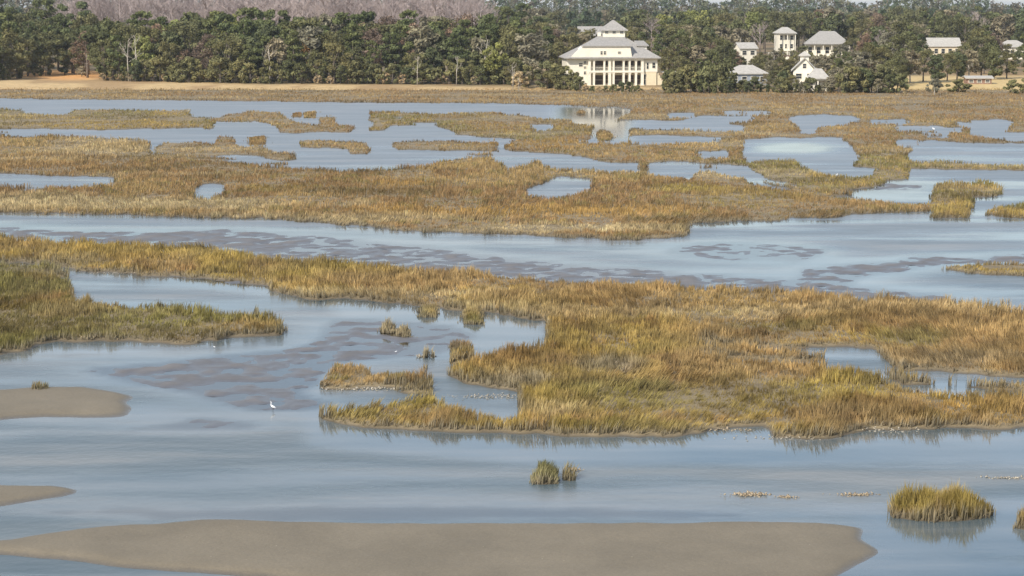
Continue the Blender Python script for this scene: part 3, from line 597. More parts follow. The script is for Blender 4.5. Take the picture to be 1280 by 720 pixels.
def mansion():
    D = base_D(109.5)
    e = house_root('mansion', 765, D, 'big white two storey mansion with columned porches and rooftop cupola on the shore', 0.06)
    s = 1.0
    W = M['white']
    MB().box(-11.0, -5.6, 0.9, 15, 0, 6.6).build('side_wing_wall', W, e)
    MB().box(-5.6, 7.5, 2.6, 15.2, 0, 6.6).build('main_wall', W, e)
    MB().box(7.5, 11.0, 0.6, 14.8, 3.3, 6.6).build('corner_wing_wall', W, e)
    MB().box(7.5, 10.8, 0.7, 14.6, 0, 3.3).build('corner_base_wall', M['cream'], e)
    MB().box(-5.8, 7.6, -0.15, 2.6, 3.15, 3.55).build('balcony_floor', W, e)
    MB().box(-5.8, 7.6, -0.2, 2.6, 6.1, 6.55).build('porch_beam', W, e)
    MB().box(-5.8, 7.8, -0.4, 2.6, -0.4, 0.12).build('porch_floor', M['cream'], e)
    for x in (-5.55, -4.45, -1.95, -0.65, 0.3, 2.75, 4.2, 5.75, 7.3):
        c = MB(); wd = 0.34 if x in (-5.55, -0.65, 7.3) else 0.24
        c.box(x - wd, x + wd, 0.0, 0.5, 0.12, 3.15); c.box(x - wd - .09, x + wd + .09, -0.06, .56, 2.85, 3.1); c.build('column', W, e)
        c = MB(); c.box(x - wd * .9, x + wd * .9, 0.02, 0.46, 3.55, 6.1); c.box(x - wd - .06, x + wd + .06, -0.05, .52, 5.85, 6.08); c.build('column', W, e)
    for x0, x1 in ((-5.2, -4.7), (-4.2, -2.2), (-1.7, -0.95), (-.35, .05), (.55, 2.5), (3.0, 3.95), (4.45, 5.5), (6.0, 7.0)):
        r = MB(); r.box(x0, x1, .18, .26, 4.42, 4.5); r.box(x0, x1, .18, .26, 3.62, 3.68)
        k = x0 + .1
        while k < x1: r.box(k, k + .04, .2, .24, 3.68, 4.42); k += .2
        r.build('balcony_railing', W, e)
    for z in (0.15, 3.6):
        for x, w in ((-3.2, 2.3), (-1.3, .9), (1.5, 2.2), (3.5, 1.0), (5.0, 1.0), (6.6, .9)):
            window(e, x, z, w, 2.3, 2.6, True, 'dark')  # panes coloured dark to carry the porch shade behind the columns
    for x, z, w, h in ((-6.6, 5.3, .55, .55), (-5.95, 6.0, 0.5, .01), (-6.6, 4.1, .5, .5), (-6.6, 2.7, .5, .7)):
        if h > .1: window(e, x, z, w, h, .9)
    window(e, -7.6, 4.6, .9, .8, .9); window(e, 8.6, 4.0, .5, 1.5, .6); window(e, 10.1, 4.2, .7, 1.3, .6); window(e, 7.95, .3, .45, 2.3, .7)
    rf = hip(MB(), -11.7, 11.7, -0.7, 15.8, 6.75, 12.1, -1.7, 3.0).build('roof', M['shingle'], e)
    g = MB()                                  # broad front gable wall
    tz = [(-10.2, 6.86), (4.7, 6.86), (4.25, 9.4), (-7.2, 9.4)]
    g.add([(x, -0.42, z) for x, z in tz] + [(x, 6.0, z) for x, z in tz], [(0, 1, 2, 3), (7, 6, 5, 4), (1, 5, 6, 2), (4, 0, 3, 7)])
    gw = g.build('gable_wall', W, e)
    for x in (-2.7, -1.9): window(e, x, 7.5, .5, .8, -.42)
    window(e, 1.6, 7.7, .7, .5, -.42)
    MB().add([(-7.7, -.8, 9.4), (4.6, -.8, 9.4), (3.05, 8, 12.2), (-1.8, 8, 12.2), (-7.7, -.8, 9.62), (4.6, -.8, 9.62), (3.05, 8, 12.4), (-1.8, 8, 12.4)],
             [(3, 2, 1, 0), (4, 5, 6, 7), (0, 1, 5, 4), (1, 2, 6, 5), (3, 0, 4, 7), (2, 3, 7, 6)]).build('gable_roof', M['shingle'], e)
    MB().box(-1.7, 3.6, 5.6, 10.4, 11.0, 13.2).build('cupola_wall', W, e)
    for x in (-.9, 0.95, 2.8): window(e, x, 12.45, .8, .55, 5.6)
    hip(MB(), -2.3, 4.3, 5.0, 11.0, 13.3, 15.7, 0.75, 1.1).build('cupola_roof', M['shingle'], e)
    MB().box(-3.0, -2.2, 6.3, 7.1, 10.8, 12.7).build('chimney', W, e)
    d = MB(); d.box(6.6, 8.7, 3.2, 7, 8.2, 9.6).build('dormer_wall', W, e)
    MB().add([(6.2, 2.8, 9.6), (9.2, 2.8, 9.6), (8.4, 7, 10.7), (6.0, 7, 10.7), (6.2, 2.8, 9.4), (9.2, 2.8, 9.4), (8.4, 7, 9.4), (6.0, 7, 9.4)], [(0, 1, 2, 3), (4, 5, 1, 0), (5, 6, 2, 1), (7, 4, 0, 3), (6, 7, 3, 2), (7, 6, 5, 4)]).build('dormer_roof', M['shingle'], e)
    st = MB()
    for k in range(5): st.box(11.0 + k * .35, 11.35 + k * .35, 1.0, 3.4, 0, 3.0 - k * .6)
    st.build('stair', M['cream'], e)
    dk = MB(); dk.box(12.6, 16.5, 2, 6, .5, .75); dk.box(12.7, 12.9, 2.1, 2.3, 0, 3); dk.box(16.2, 16.4, 2.1, 2.3, 0, 3); dk.box(12.5, 16.6, 1.9, 6, 3.0, 3.2); dk.build('side_porch', W, e)
    KEEP.append((710, 822, 30, 97, D))
mansion()

def house(name, px, base, w, d, hw, hr, roof, wm, rm, label, rot=0.0, storeys=1, nwin=4, porch=0.0, keep=None, sunk=0.0, cat='house', cupola=False):
    D = base_D(base); e = house_root(name, px, D, label, rot, cat)
    MB().box(-w / 2, w / 2, 0, d, -1, hw).build('wall', M[wm], e)
    o = 0.5
    if roof == 'hip': hip(MB(), -w / 2 - o, w / 2 + o, -o - porch, d + o, hw + .24, hw + hr, -w * .18, w * .18).build('roof', M[rm], e)
    elif roof == 'gable':
        MB().add([(-w / 2 - o, -o - porch, hw), (w / 2 + o, -o - porch, hw), (w / 2 + o, d / 2, hw + hr), (-w / 2 - o, d / 2, hw + hr), (-w / 2 - o, d + o, hw), (w / 2 + o, d + o, hw),
                  (-w / 2 - o, -o - porch, hw + .2), (w / 2 + o, -o - porch, hw + .2), (w / 2 + o, d / 2, hw + hr + .2), (-w / 2 - o, d / 2, hw + hr + .2), (-w / 2 - o, d + o, hw + .2), (w / 2 + o, d + o, hw + .2)],
                 [(6, 7, 8, 9), (9, 8, 11, 10), (0, 1, 7, 6), (1, 2, 8, 7), (2, 5, 11, 8), (3, 0, 6, 9), (4, 3, 9, 10), (5, 4, 10, 11), (3, 2, 1, 0), (4, 5, 2, 3)]).build('roof', M[rm], e)
        for sx in (-w / 2 + .02, w / 2 - .02):
            MB().add([(sx, 0.02, hw), (sx, d - .02, hw), (sx, d / 2, hw + hr - .05), (sx * .98, 0.02, hw), (sx * .98, d - .02, hw), (sx * .98, d / 2, hw + hr - .05)], [(0, 1, 2), (5, 4, 3), (0, 2, 5, 3), (1, 4, 5, 2)]).build('gable_end', M[wm], e)
    else:                                     # gable facing the marsh
        MB().add([(-w / 2 - o, -o, hw), (0, -o, hw + hr), (w / 2 + o, -o, hw), (-w / 2 - o, d, hw), (0, d, hw + hr), (w / 2 + o, d, hw), (-w / 2 - o, -o, hw + .22), (0, -o, hw + hr + .25), (w / 2 + o, -o, hw + .22), (-w / 2 - o, d, hw + .22), (0, d, hw + hr + .25), (w / 2 + o, d, hw + .22)],
                 [(6, 7, 10, 9), (7, 8, 11, 10), (0, 1, 7, 6), (1, 2, 8, 7), (3, 0, 6, 9), (2, 5, 11, 8), (0, 3, 4, 1), (1, 4, 5, 2)]).build('roof', M[rm], e)
        MB().add([(-w / 2, .0, hw), (w / 2, 0, hw), (0, 0, hw + hr), (-w / 2, .2, hw), (w / 2, .2, hw), (0, .2, hw + hr)], [(0, 1, 2), (5, 4, 3), (0, 3, 4, 1), (1, 4, 5, 2), (2, 5, 3, 0)]).build('gable_end', M[wm], e)
        window(e, 0, hw + hr * .25, min(1.2, w * .15), hr * .35, 0)
    fh = hw / storeys
    for s_ in range(storeys):
        for k in range(nwin):
            window(e, -w / 2 + w * (k + .5) / nwin, s_ * fh + fh * .28, min(1.3, w / nwin * .5), fh * .5, 0)
    if porch:
        MB().box(-w / 2 - .3, w / 2 + .3, -porch, 0, -.6, 0.15).build('porch_floor', M['white'], e)
        MB().box(-w / 2 - .3, w / 2 + .3, -porch, -porch + .25, hw - .35, hw - .02).build('porch_beam', M['white'], e)
        npst = max(3, int(w / 3) + 1)
        for k in range(npst):
            x = -w / 2 + w * k / (npst - 1)
            MB().box(x - .14, x + .14, -porch, -porch + .28, .15, hw - .35).build('porch_post', M['white'], e)
        if storeys > 1:
            MB().box(-w / 2 - .3, w / 2 + .3, -porch - .02, 0, fh - .12, fh + .15).build('balcony_floor', M['white'], e)
    if cupola:
        zc = hw + hr - .8
        MB().box(-1.0, 1.0, 2.2, 4.2, zc - 1.2, zc + 1.4).build('cupola_wall', M['white'], e)
        hip(MB(), -1.4, 1.4, 1.8, 4.6, zc + 1.5, zc + 2.5, -.05, .05).build('cupola_roof', M[rm], e)
    if keep: KEEP.append((*keep, D))
    return e
house('house', 981, 74, 5.4, 7, 8.6, 2.2, 'hip', 'white', 'paleroof', 'narrow white three storey house with front porches on the wooded rise', 0.1, 3, 3, 1.6, (971, 992, 34, 57))
house('house', 1032, 71, 15, 10, 4.4, 4.6, 'hip', 'white', 'shingle', 'wide white house with broad grey hip roof among the trees', -0.1, 1, 5, 1.8, (1010, 1056, 42, 58))
house('house', 934, 82, 5.2, 7, 5.0, 1.8, 'gable', 'white', 'paleroof', 'small white gabled house between the brown deck and the blue grey cottage', 0.2, 2, 2, 0, (924, 944, 59, 70))
house('cottage', 935, 108, 9.0, 7, 2.5, 2.2, 'hip', 'bluegrey', 'paleroof', 'low blue grey cottage with hip roof half hidden in shrubs', 0.1, 1, 4, 0, (916, 950, 86, 97))
house('house', 1004, 114, 5.2, 8, 4.6, 3.0, 'front', 'white', 'paleroof', 'white gabled house with little cupola behind the shore shrubs', -0.12, 2, 2, 0, (995, 1012, 68, 98), cupola=True)
house('annex', 1021, 115, 4.6, 6, 3.0, 2.4, 'hip', 'white', 'paleroof', 'white pyramid roofed annex beside the cupola house', -0.12, 1, 3, 1.2, (1013, 1032, 86, 104))
house('long_house', 1176, 70, 12.5, 8, 3.2, 3.0, 'gable', 'cream', 'paleroof', 'long cream house with plain pale gable roof among the trees', 0.05, 1, 5, 0, (1160, 1194, 52, 59))
house('long_house', 743, 56, 15, 10, 4.0, 4.0, 'gable', 'white', 'shingle', 'long grey roofed white house in the trees directly behind the mansion', -0.05, 1, 5, 0, (724, 760, 26, 35))
house('shed', 1222, 106, 6.0, 4, 1.3, .5, 'gable', 'brownwood', 'paleroof', 'low dark open shed with pale roof on the dry lawn', 0.0, 1, 3, 0, (1204, 1242, 97, 108), cat='shed')
house('house', 1266, 74, 9, 8, 4.0, 2.4, 'hip', 'white', 'paleroof', 'white hip roofed house mostly hidden by dark oaks above the shed', 0.1, 1, 4, 0, (1263, 1272, 58, 63))
dk = house_root('deck', 972, base_D(79), 'brown timber deck with white railing below the narrow three storey house', 0.1, 'deck')
MB().box(-3.6, 3.6, 0, 4, 2.2, 2.5).build('floor', M['brownwood'], dk)
for k in range(4): MB().box(-3.5 + k * 2.3, -3.25 + k * 2.3, .05, .3, -.5, 2.2).build('post', M['brownwood'], dk)
MB().box(-3.6, 3.6, -.02, .08, 3.3, 3.45).build('railing', M['white'], dk)
for k in range(8): MB().box(-3.55 + k * 1.0, -3.43 + k * 1.0, 0, .08, 2.5, 3.3).build('baluster', M['white'], dk)
KEEP.append((964, 984, 61, 70, base_D(79)))
# ---------------------------------------------------------------- trees and shrubs
def leaves(centres, radii, per, size, cols, flat=0.7, upb=0.25):
    """leaf-sized faces spread through clumps; returns verts, quads, colours"""
    n = len(centres) * per
    ci_ = np.repeat(np.arange(len(centres)), per)
    d = rng.normal(size=(n, 3)); d /= np.linalg.norm(d, axis=1)[:, None]
    rad = (rng.random(n) ** 0.45)[:, None]
    p = centres[ci_] + d * rad * radii[ci_][:, None] * np.array([1, 1, flat])
    nrm = d * 0.7 + rng.normal(size=(n, 3)) * 0.5 + np.array([0, 0, upb]); nrm /= np.linalg.norm(nrm, axis=1)[:, None]
    a = np.cross(nrm, rng.normal(size=(n, 3))); a /= np.linalg.norm(a, axis=1)[:, None]; b = np.cross(nrm, a)
    s = (size * (0.55 + 0.9 * rng.random(n)))[:, None]
    V = np.stack([p - a * s * .9, p - b * s * .38, p + a * s, p + b * s * .42], 1).reshape(-1, 3)
    C = cols[ci_] * (0.7 + 0.6 * rng.random((n, 1)))
    return V, np.arange(n * 4).reshape(-1, 4), np.repeat(C, 4, 0)
def limb(mb, a, b, r0, r1, sag=0.0, n=5):
    a = Vector(a); b = Vector(b); m1 = a.lerp(b, .45) + Vector((random.uniform(-.25, .25), random.uniform(-.25, .25), sag + random.uniform(-.1, .25)))
    mb.tube([a, m1, b], [r0, (r0 + r1) / 2, r1], n, False)
class Kind: pass
def tree_kind(kind, H, seed):
    rnd = random.Random(seed); k = Kind(); tr = MB()
    cen, rad, cols = [], [], []
    base = {'pine': (98, 104, 70), 'oak': (110, 108, 76), 'laurel': (92, 96, 68), 'shrub': (116, 114, 80), 'autumn': (150, 122, 78), 'lime': (126, 130, 80), 'greyoak': (128, 122, 102), 'dry': (172, 156, 126), 'pinkbrown': (124, 106, 92)}[kind]
    base = lin(base) * 1.06
    lean = (rnd.uniform(-.5, .5), rnd.uniform(-.5, .5))
    if kind == 'pine':
        top = (lean[0], lean[1], H * .93); bole = [(0, 0, -.5), (lean[0] * .3, lean[1] * .3, H * .4), (lean[0] * .8, lean[1] * .7, H * .7), top]
        tr.tube(bole, [H * .019, H * .015, H * .010, .03], 7)
        for j in range(26):
            t = rnd.uniform(.30, 1.0); z = H * t; sp = H * (.21 - .14 * max(0, (t - .55) / .45)) * rnd.uniform(.35, 1.1); a = rnd.uniform(0, 6.28)
            c = (lean[0] * t + math.cos(a) * sp, lean[1] * t + math.sin(a) * sp, z * .97)
            cen.append(c); rad.append(H * rnd.uniform(.05, .095)); cols.append(base * rnd.uniform(.72, 1.3))
            if j % 2 == 0: limb(tr, (lean[0] * t, lean[1] * t, z * .90), c, .10, .03)
    else:
        wide = {'oak': .46, 'laurel': .34, 'shrub': .55, 'autumn': .36, 'lime': .34, 'greyoak': .42, 'dry': .5, 'pinkbrown': .36}[kind]
        low = {'shrub': .08, 'laurel': .14, 'dry': .1}.get(kind, .26)
        f = H * low
        tr.tube([(0, 0, -.5), (lean[0] * .2, lean[1] * .2, f * .9), (lean[0] * .4, lean[1] * .4, H * .5), (lean[0] * .5, lean[1] * .5, H * .8)], [H * .028, H * .022, H * .014, .03], 7)
        nc = 30 if kind != 'shrub' else 20
        for j in range(nc):
            a = rnd.uniform(0, 6.28); t = rnd.uniform(0, 1) ** .8; z = f + (H * .93 - f) * t
            prof = math.sin(math.pi * min(1, .16 + .80 * t)) ** .7
            sp = H * wide * prof * (rnd.random() ** .45)
            c = (lean[0] * .5 * t + math.cos(a) * sp, lean[1] * .5 * t + math.sin(a) * sp * .9, z)
            cen.append(c); rad.append(H * rnd.uniform(.075, .135) * (1.15 if kind == 'shrub' else 1)); cols.append(base * rnd.uniform(.68, 1.32))
            if j % 3 == 0: limb(tr, (lean[0] * .3, lean[1] * .3, f + (z - f) * .3), c, .11 * H / 12, .03, .2)
    cen = np.array(cen); rad = np.array(rad); cols = np.array(cols)
    V, q, C = leaves(cen, rad, {'shrub': 80, 'dry': 45, 'greyoak': 75, 'pinkbrown': 70}.get(kind, 120), max(.30, H * .026) if kind not in ('shrub', 'dry') else .27, cols, .62 if kind == 'pine' else .8)
    k.trunk = tr.mesh('trunk', M['palebark' if kind in ('dry', 'greyoak') else 'bark'], True); k.crown = raw_mesh('crown', V, q, None, C, M['leaf']); k.H = H; k.parts = ('trunk', 'crown')
    return k
def bare_kind(H, seed, mat='twig', dense=1.0, bark='twig'):
    rnd = random.Random(seed); k = Kind(); tr = MB(); br = MB()
    tr.tube([(0, 0, -.5), (rnd.uniform(-.3, .3), rnd.uniform(-.3, .3), H * .5), (rnd.uniform(-.6, .6), rnd.uniform(-.6, .6), H * .92)], [H * .017, H * .011, .04], 6)
    def grow(p, d, L, r, lev):
        q = p + d * L; br.tube([p, p.lerp(q, .5) + Vector((rnd.uniform(-.1, .1), rnd.uniform(-.1, .1), .05)) * L, q], [r, r * .8, r * .45], 3, False)
        if lev == 0: return
        for _ in range(rnd.choice((3, 4, 4)) if dense >= 1 else 2):
            t = rnd.uniform(.35, 1); nd = (d + Vector((rnd.uniform(-1, 1), rnd.uniform(-1, 1), rnd.uniform(-.2, .8))) * .75).normalized()
            grow(p + d * L * t, nd, L * rnd.uniform(.42, .66), max(.028, r * .55), lev - 1)
    for j in range(int(11 * dense) + 2):
        z = H * rnd.uniform(.34, .92); a = rnd.uniform(0, 6.28)
        d = Vector((math.cos(a), math.sin(a), rnd.uniform(.5, 1.3))).normalized()
        grow(Vector((0, 0, z)), d, (H - z) * .42 + H * .06, H * .0055, 3 if dense >= 1 else 2)
    k.trunk = tr.mesh('trunk', M[bark], True); k.crown = br.mesh('branches', M[mat]); k.H = H; k.parts = ('trunk', 'branches')
    return k
KIND = {}
for kd, H, n in (('pine', 16, 5), ('oak', 11, 4), ('laurel', 6, 3), ('shrub', 3.5, 4), ('autumn', 12, 1), ('lime', 9, 2), ('greyoak', 7, 3), ('dry', 3.5, 2), ('pinkbrown', 13, 2)):
    KIND[kd] = [tree_kind(kd, H, 100 + 13 * j + len(kd) * 7) for j in range(n)]
KIND['bare'] = [bare_kind(20, 400 + j) for j in range(4)]
KIND['snag'] = [bare_kind(10, 500 + j, 'palebark', .5, 'palebark') for j in range(3)]
NAMES = {'pine': ('pine_tree', 'tree'), 'oak': ('oak_tree', 'tree'), 'laurel': ('evergreen_tree', 'tree'), 'shrub': ('shrub', 'shrub'), 'autumn': ('autumn_tree', 'tree'), 'lime': ('yellow_green_tree', 'tree'),
         'greyoak': ('mossy_oak_tree', 'tree'), 'dry': ('dry_shrub', 'shrub'), 'bare': ('bare_tree', 'tree'), 'snag': ('dead_tree', 'tree'), 'pinkbrown': ('brown_leaved_tree', 'tree')}
TW = {'pine': .2, 'oak': .5, 'laurel': .38, 'shrub': .6, 'autumn': .4, 'lime': .38, 'greyoak': .46, 'dry': .55, 'bare': .3, 'snag': .3, 'pinkbrown': .4}
NT = 0
def plant(kind, px, D, H, label, group=None, var=None, force=False):
    global NT
    x, y, z = spot(px, D)
    if not force:
        hw = TW[kind] * H * F / D * .9; yt = float(project(x, y, z + H * .97)[1]); yb = float(project(x, y, z)[1])
        for (x0, x1, y0, y1, DH) in KEEP:
            if D < DH + 14 and px + hw > x0 and px - hw < x1 and yt < y1 and yb > y0: return None
    k = random.choice(KIND[kind]) if var is None else KIND[kind][var]
    nm, cat = NAMES[kind]
    e = link(nm, None, None, (x, y, z)); s = H / k.H; e.scale = (s * random.uniform(.88, 1.12), s * random.uniform(.88, 1.12), s); e.rotation_euler = (0, 0, random.uniform(0, 6.28))
    tag(e, label, cat, group); link(k.parts[0], k.trunk, e); link(k.parts[1], k.crown, e); NT += 1
    return e
R = random.uniform
# ---- the dense wood behind the sandy shore
D0 = base_D(101)
def wood_front(px): return base_D(float(np.interp(px, [-170, 0, 40, 90, 130, 300, 640], [101, 101, 96, 93, 101, 104.5, 109])))
px = -165.0
while px < 652:                                   # shrubs along the wood's edge
    D = wood_front(px) + R(0, 4)
    if not (30 < px < 130 and random.random() < .6):
        zn = 'by the orange sand bluff' if px < 140 else 'below the paired bleached trunks' if px < 320 else 'below the orange autumn tree' if px < 470 else 'towards the mansion'
        kd = random.choice(['shrub', 'shrub', 'shrub', 'laurel', 'dry'])
        plant(kd, px, D, R(3.0, 6.5) if kd != 'dry' else R(1.5, 3.0), {'shrub': 'leafy green shrub fringing the wood, ' + zn, 'laurel': 'small dark evergreen fringing the wood, ' + zn, 'dry': 'pale dry bush fringing the wood, ' + zn}[kd], 'growth along the edge of the long wood')
    px += R(5, 9)
for row, (dd, hmin, hmax, step) in enumerate(((6, 8.5, 14.5, 25), (16, 11.5, 17, 24), (30, 13.5, 18, 24), (48, 14.5, 18.6, 25), (72, 15.5, 19, 28))):
    px = -165.0 + R(0, 12)
    while px < 655:
        D = wood_front(px) + dd + R(-4, 4)
        kd = random.choices(['pine', 'oak', 'laurel', 'greyoak', 'lime', 'pinkbrown'], [4, 3, 1.8, 1.3, .8, .9] if row < 2 else [7, 2.4, 1, .7, .4, .8])[0]
        lb = {'pine': 'dark green pine in the dense wood behind the sand strip', 'oak': 'broad green oak in the dense wood behind the sand strip', 'laurel': 'dark evergreen tree in the wood behind the sand strip', 'greyoak': 'grey green mossy oak in the dense wood behind the sand strip',
              'lime': 'yellow green tree in the dense wood behind the sand strip', 'pinkbrown': 'brown leaved tree in the dense wood behind the sand strip'}[kd]
        lb = lb.replace('in the dense wood behind the sand strip', '@').replace('in the wood behind the sand strip', '@').replace('@', ('at the front rank', 'in the second rank', 'in the third rank', 'in the fourth rank', 'in the rearmost rank')[row] + ' of the wood, ' + ('by the orange sand bluff' if px < 140 else 'near the paired bleached trunks' if px < 320 else 'around the orange autumn tree' if px < 470 else 'towards the mansion'))
        plant(kd, px, D, R(hmin, hmax) * (.9 if kd not in ('pine',) else 1.0), lb, 'trees of the long wood behind the sand strip'); px += step * R(.65, 1.3)
plant('autumn', 396, D0 - 1, 11.5, 'orange brown autumn tree standing out in the green wood', force=True)
for pxx, dd, h in ((163, 5, 11), (172, 6, 11.5), (338, 4, 9.5), (522, 1, 7), (571, 1, 7), (608, 6, 12)):
    plant('snag', pxx, wood_front(pxx) + dd - 4, h, 'bleached dead tree trunk at the front of the green wood', 'dead trunks along the wood edge')
# ---- leafless wood behind
for row, (D, st) in enumerate(((735, 13), (765, 13), (800, 14), (840, 16))):
    px = 88.0 + R(0, 9)
    while px < 608:
        plant('bare', px, D + R(-9, 9), R(20.0, 22.5) + (row - 1) * .4, 'grey leafless tree in the ' + ('front', 'second', 'third', 'last')[row] + ' rank of the bare wood behind ' + ('the orange sand bluff' if px < 160 else 'the paired bleached trunks' if px < 320 else 'the orange autumn tree' if px < 470 else 'the mansion end'), 'leafless trees behind the pine wood'); px += st * R(.75, 1.3)
for px in np.arange(-165, 110, 21): plant('pine', px + R(-5, 5), 720 + R(0, 80), R(18.5, 21), 'tall pine rearing above the wood beside the leafless trees', 'tall pines beside the leafless wood')
for px in np.arange(596, 660, 13): plant('pine', px + R(-4, 4), 740 + R(0, 90), R(16.5, 19.5), 'tall dark pine at the end of the leafless wood', 'tall pines at the end of the leafless wood')
# ---- around the mansion
for px, base, h, kd in ((650, 112, 4.2, 'dry'), (660, 111, 5.2, 'shrub'), (672, 111, 6, 'greyoak'), (684, 112, 6.2, 'shrub'), (695, 112.5, 6.0, 'shrub'), (706, 113, 5.6, 'shrub'), (715, 113.5, 4.8, 'shrub'), (724, 114.5, 3.4, 'shrub'), (731, 115.5, 2.0, 'dry'), (739, 116, 1.8, 'shrub'), (749, 116, 1.5, 'dry'), (757, 116, 1.7, 'shrub'), (766, 116.5, 2.3, 'shrub'), (776, 116.5, 2.9, 'laurel'), (786, 116.5, 2.8, 'laurel'), (794, 117, 2.2, 'shrub'), (803, 117, 1.2, 'dry'), (815, 116, 1.3, 'dry'), (640, 110, 6, 'oak'), (836, 116, 5.5, 'laurel'), (846, 117, 5, 'laurel'), (857, 117, 6, 'shrub')):
    plant(kd, px, base_D(base), h, {'dry': 'pale dry bush in front of the mansion', 'shrub': 'rounded green garden shrub in front of the mansion', 'greyoak': 'grey green bushy oak at the mansion corner', 'laurel': 'dark clipped evergreen before the mansion porch', 'oak': 'low spreading oak on the bank beside the mansion'}[kd], 'planting round the mansion', force=True)
plant('snag', 641, base_D(113), 6.5, 'thick bleached dead trunk on the bank beside the mansion', force=True, var=0)
plant('snag', 648, base_D(116), 3.4, 'short pale stump post on the sand beside the mansion', force=True, var=1)
for px, D, h, kd in ((655, 590, 9, 'oak'), (668, 600, 11, 'greyoak'), (683, 596, 9, 'oak'), (697, 592, 9.5, 'oak'), (708, 610, 11.5, 'oak'), (722, 620, 12, 'greyoak'), (735, 640, 12.5, 'oak'), (660, 630, 13, 'pine'), (685, 640, 13, 'pine'), (715, 645, 13, 'greyoak'), (835, 575, 8, 'oak'), (848, 590, 10, 'oak'), (862, 600, 11, 'oak'), (875, 590, 9, 'greyoak'), (845, 625, 13, 'pine'), (868, 640, 13, 'oak'), (888, 600, 9, 'pinkbrown'), (900, 610, 10, 'oak')):
    plant(kd, px, D, h, {'oak': 'green oak crowding round the mansion', 'greyoak': 'grey mossy oak crowding round the mansion', 'pine': 'pine rising behind the mansion oaks', 'pinkbrown': 'brown leaved tree beside the mansion oaks'}[kd] + (' on its long wood side' if px < 765 else ' on its cottage side'), 'trees round the mansion')
# ---- shore shrubs and oaks below the white houses
px = 838.0
while px < 1122:
    b = 117.5 + R(-.8, .8); big = random.random()
    kd = 'shrub' if big < .55 else ('laurel' if big < .85 else 'greyoak')
    plant(kd, px, base_D(b), R(2.2, 4.2) if 905 < px < 1045 else R(3.6, 7.2), {'shrub': 'leafy shore shrub ', 'laurel': 'dark shore evergreen ', 'greyoak': 'grey green scrub oak '}[kd] + ('next to the mansion' if px < 905 else 'below the blue grey cottage' if px < 975 else 'below the cupola house' if px < 1045 else 'towards the dry lawn'), 'scrub along the shore below the houses', force=True)
    px += R(6, 11)
LB = {'oak': 'green oak in the wooded neighbourhood among the white houses', 'pine': 'pine in the wooded neighbourhood among the white houses', 'greyoak': 'grey mossy oak in the wooded neighbourhood among the white houses', 'laurel': 'dark evergreen in the wooded neighbourhood among the white houses',
      'pinkbrown': 'brown leaved tree in the wooded neighbourhood among the white houses', 'bare': 'leafless tree in the wooded neighbourhood among the white houses', 'lime': 'yellow green tree in the wooded neighbourhood among the white houses'}
for (D, hmin, hmax, st) in ((572, 5, 8, 15), (590, 6, 9.5, 15), (615, 7, 11, 16), (650, 8, 12, 17), (700, 9, 13, 18), (760, 11, 14.5, 20), (830, 12, 16, 21), (910, 13, 17, 22), (1000, 14, 18, 24)):
    px = (840 if D < 700 else 650) + R(0, 12)
    while px < 1445:
        if D < 640 and px > 1108: px += 8; 
        if not (D < 600 and px > 1105):
            kd = random.choices(list(LB), [5, 3, 2.2, 2, .8, .5, .4])[0]
            zone = 'behind the mansion' if px < 900 else 'near the blue grey cottage' if px < 965 else 'near the wide hip roofed house' if px < 1110 else 'above the dry lawn'
            if D < 720 and random.random() < .5: plant('shrub', px + R(-9, 9), D + R(-12, 12), R(2.2, 4.2), 'leafy undergrowth shrub %s' % zone, 'undergrowth of the neighbourhood behind the shore')
            plant(kd, px, D + R(-10, 10), R(hmin, hmax), LB[kd].replace('in the wooded neighbourhood among the white houses', ('close behind the shore' if D < 640 else 'well back from the shore' if D < 800 else 'on the far rise') + ', ' + zone), 'trees of the neighbourhood behind the shore')
        px += st * R(.7, 1.3)
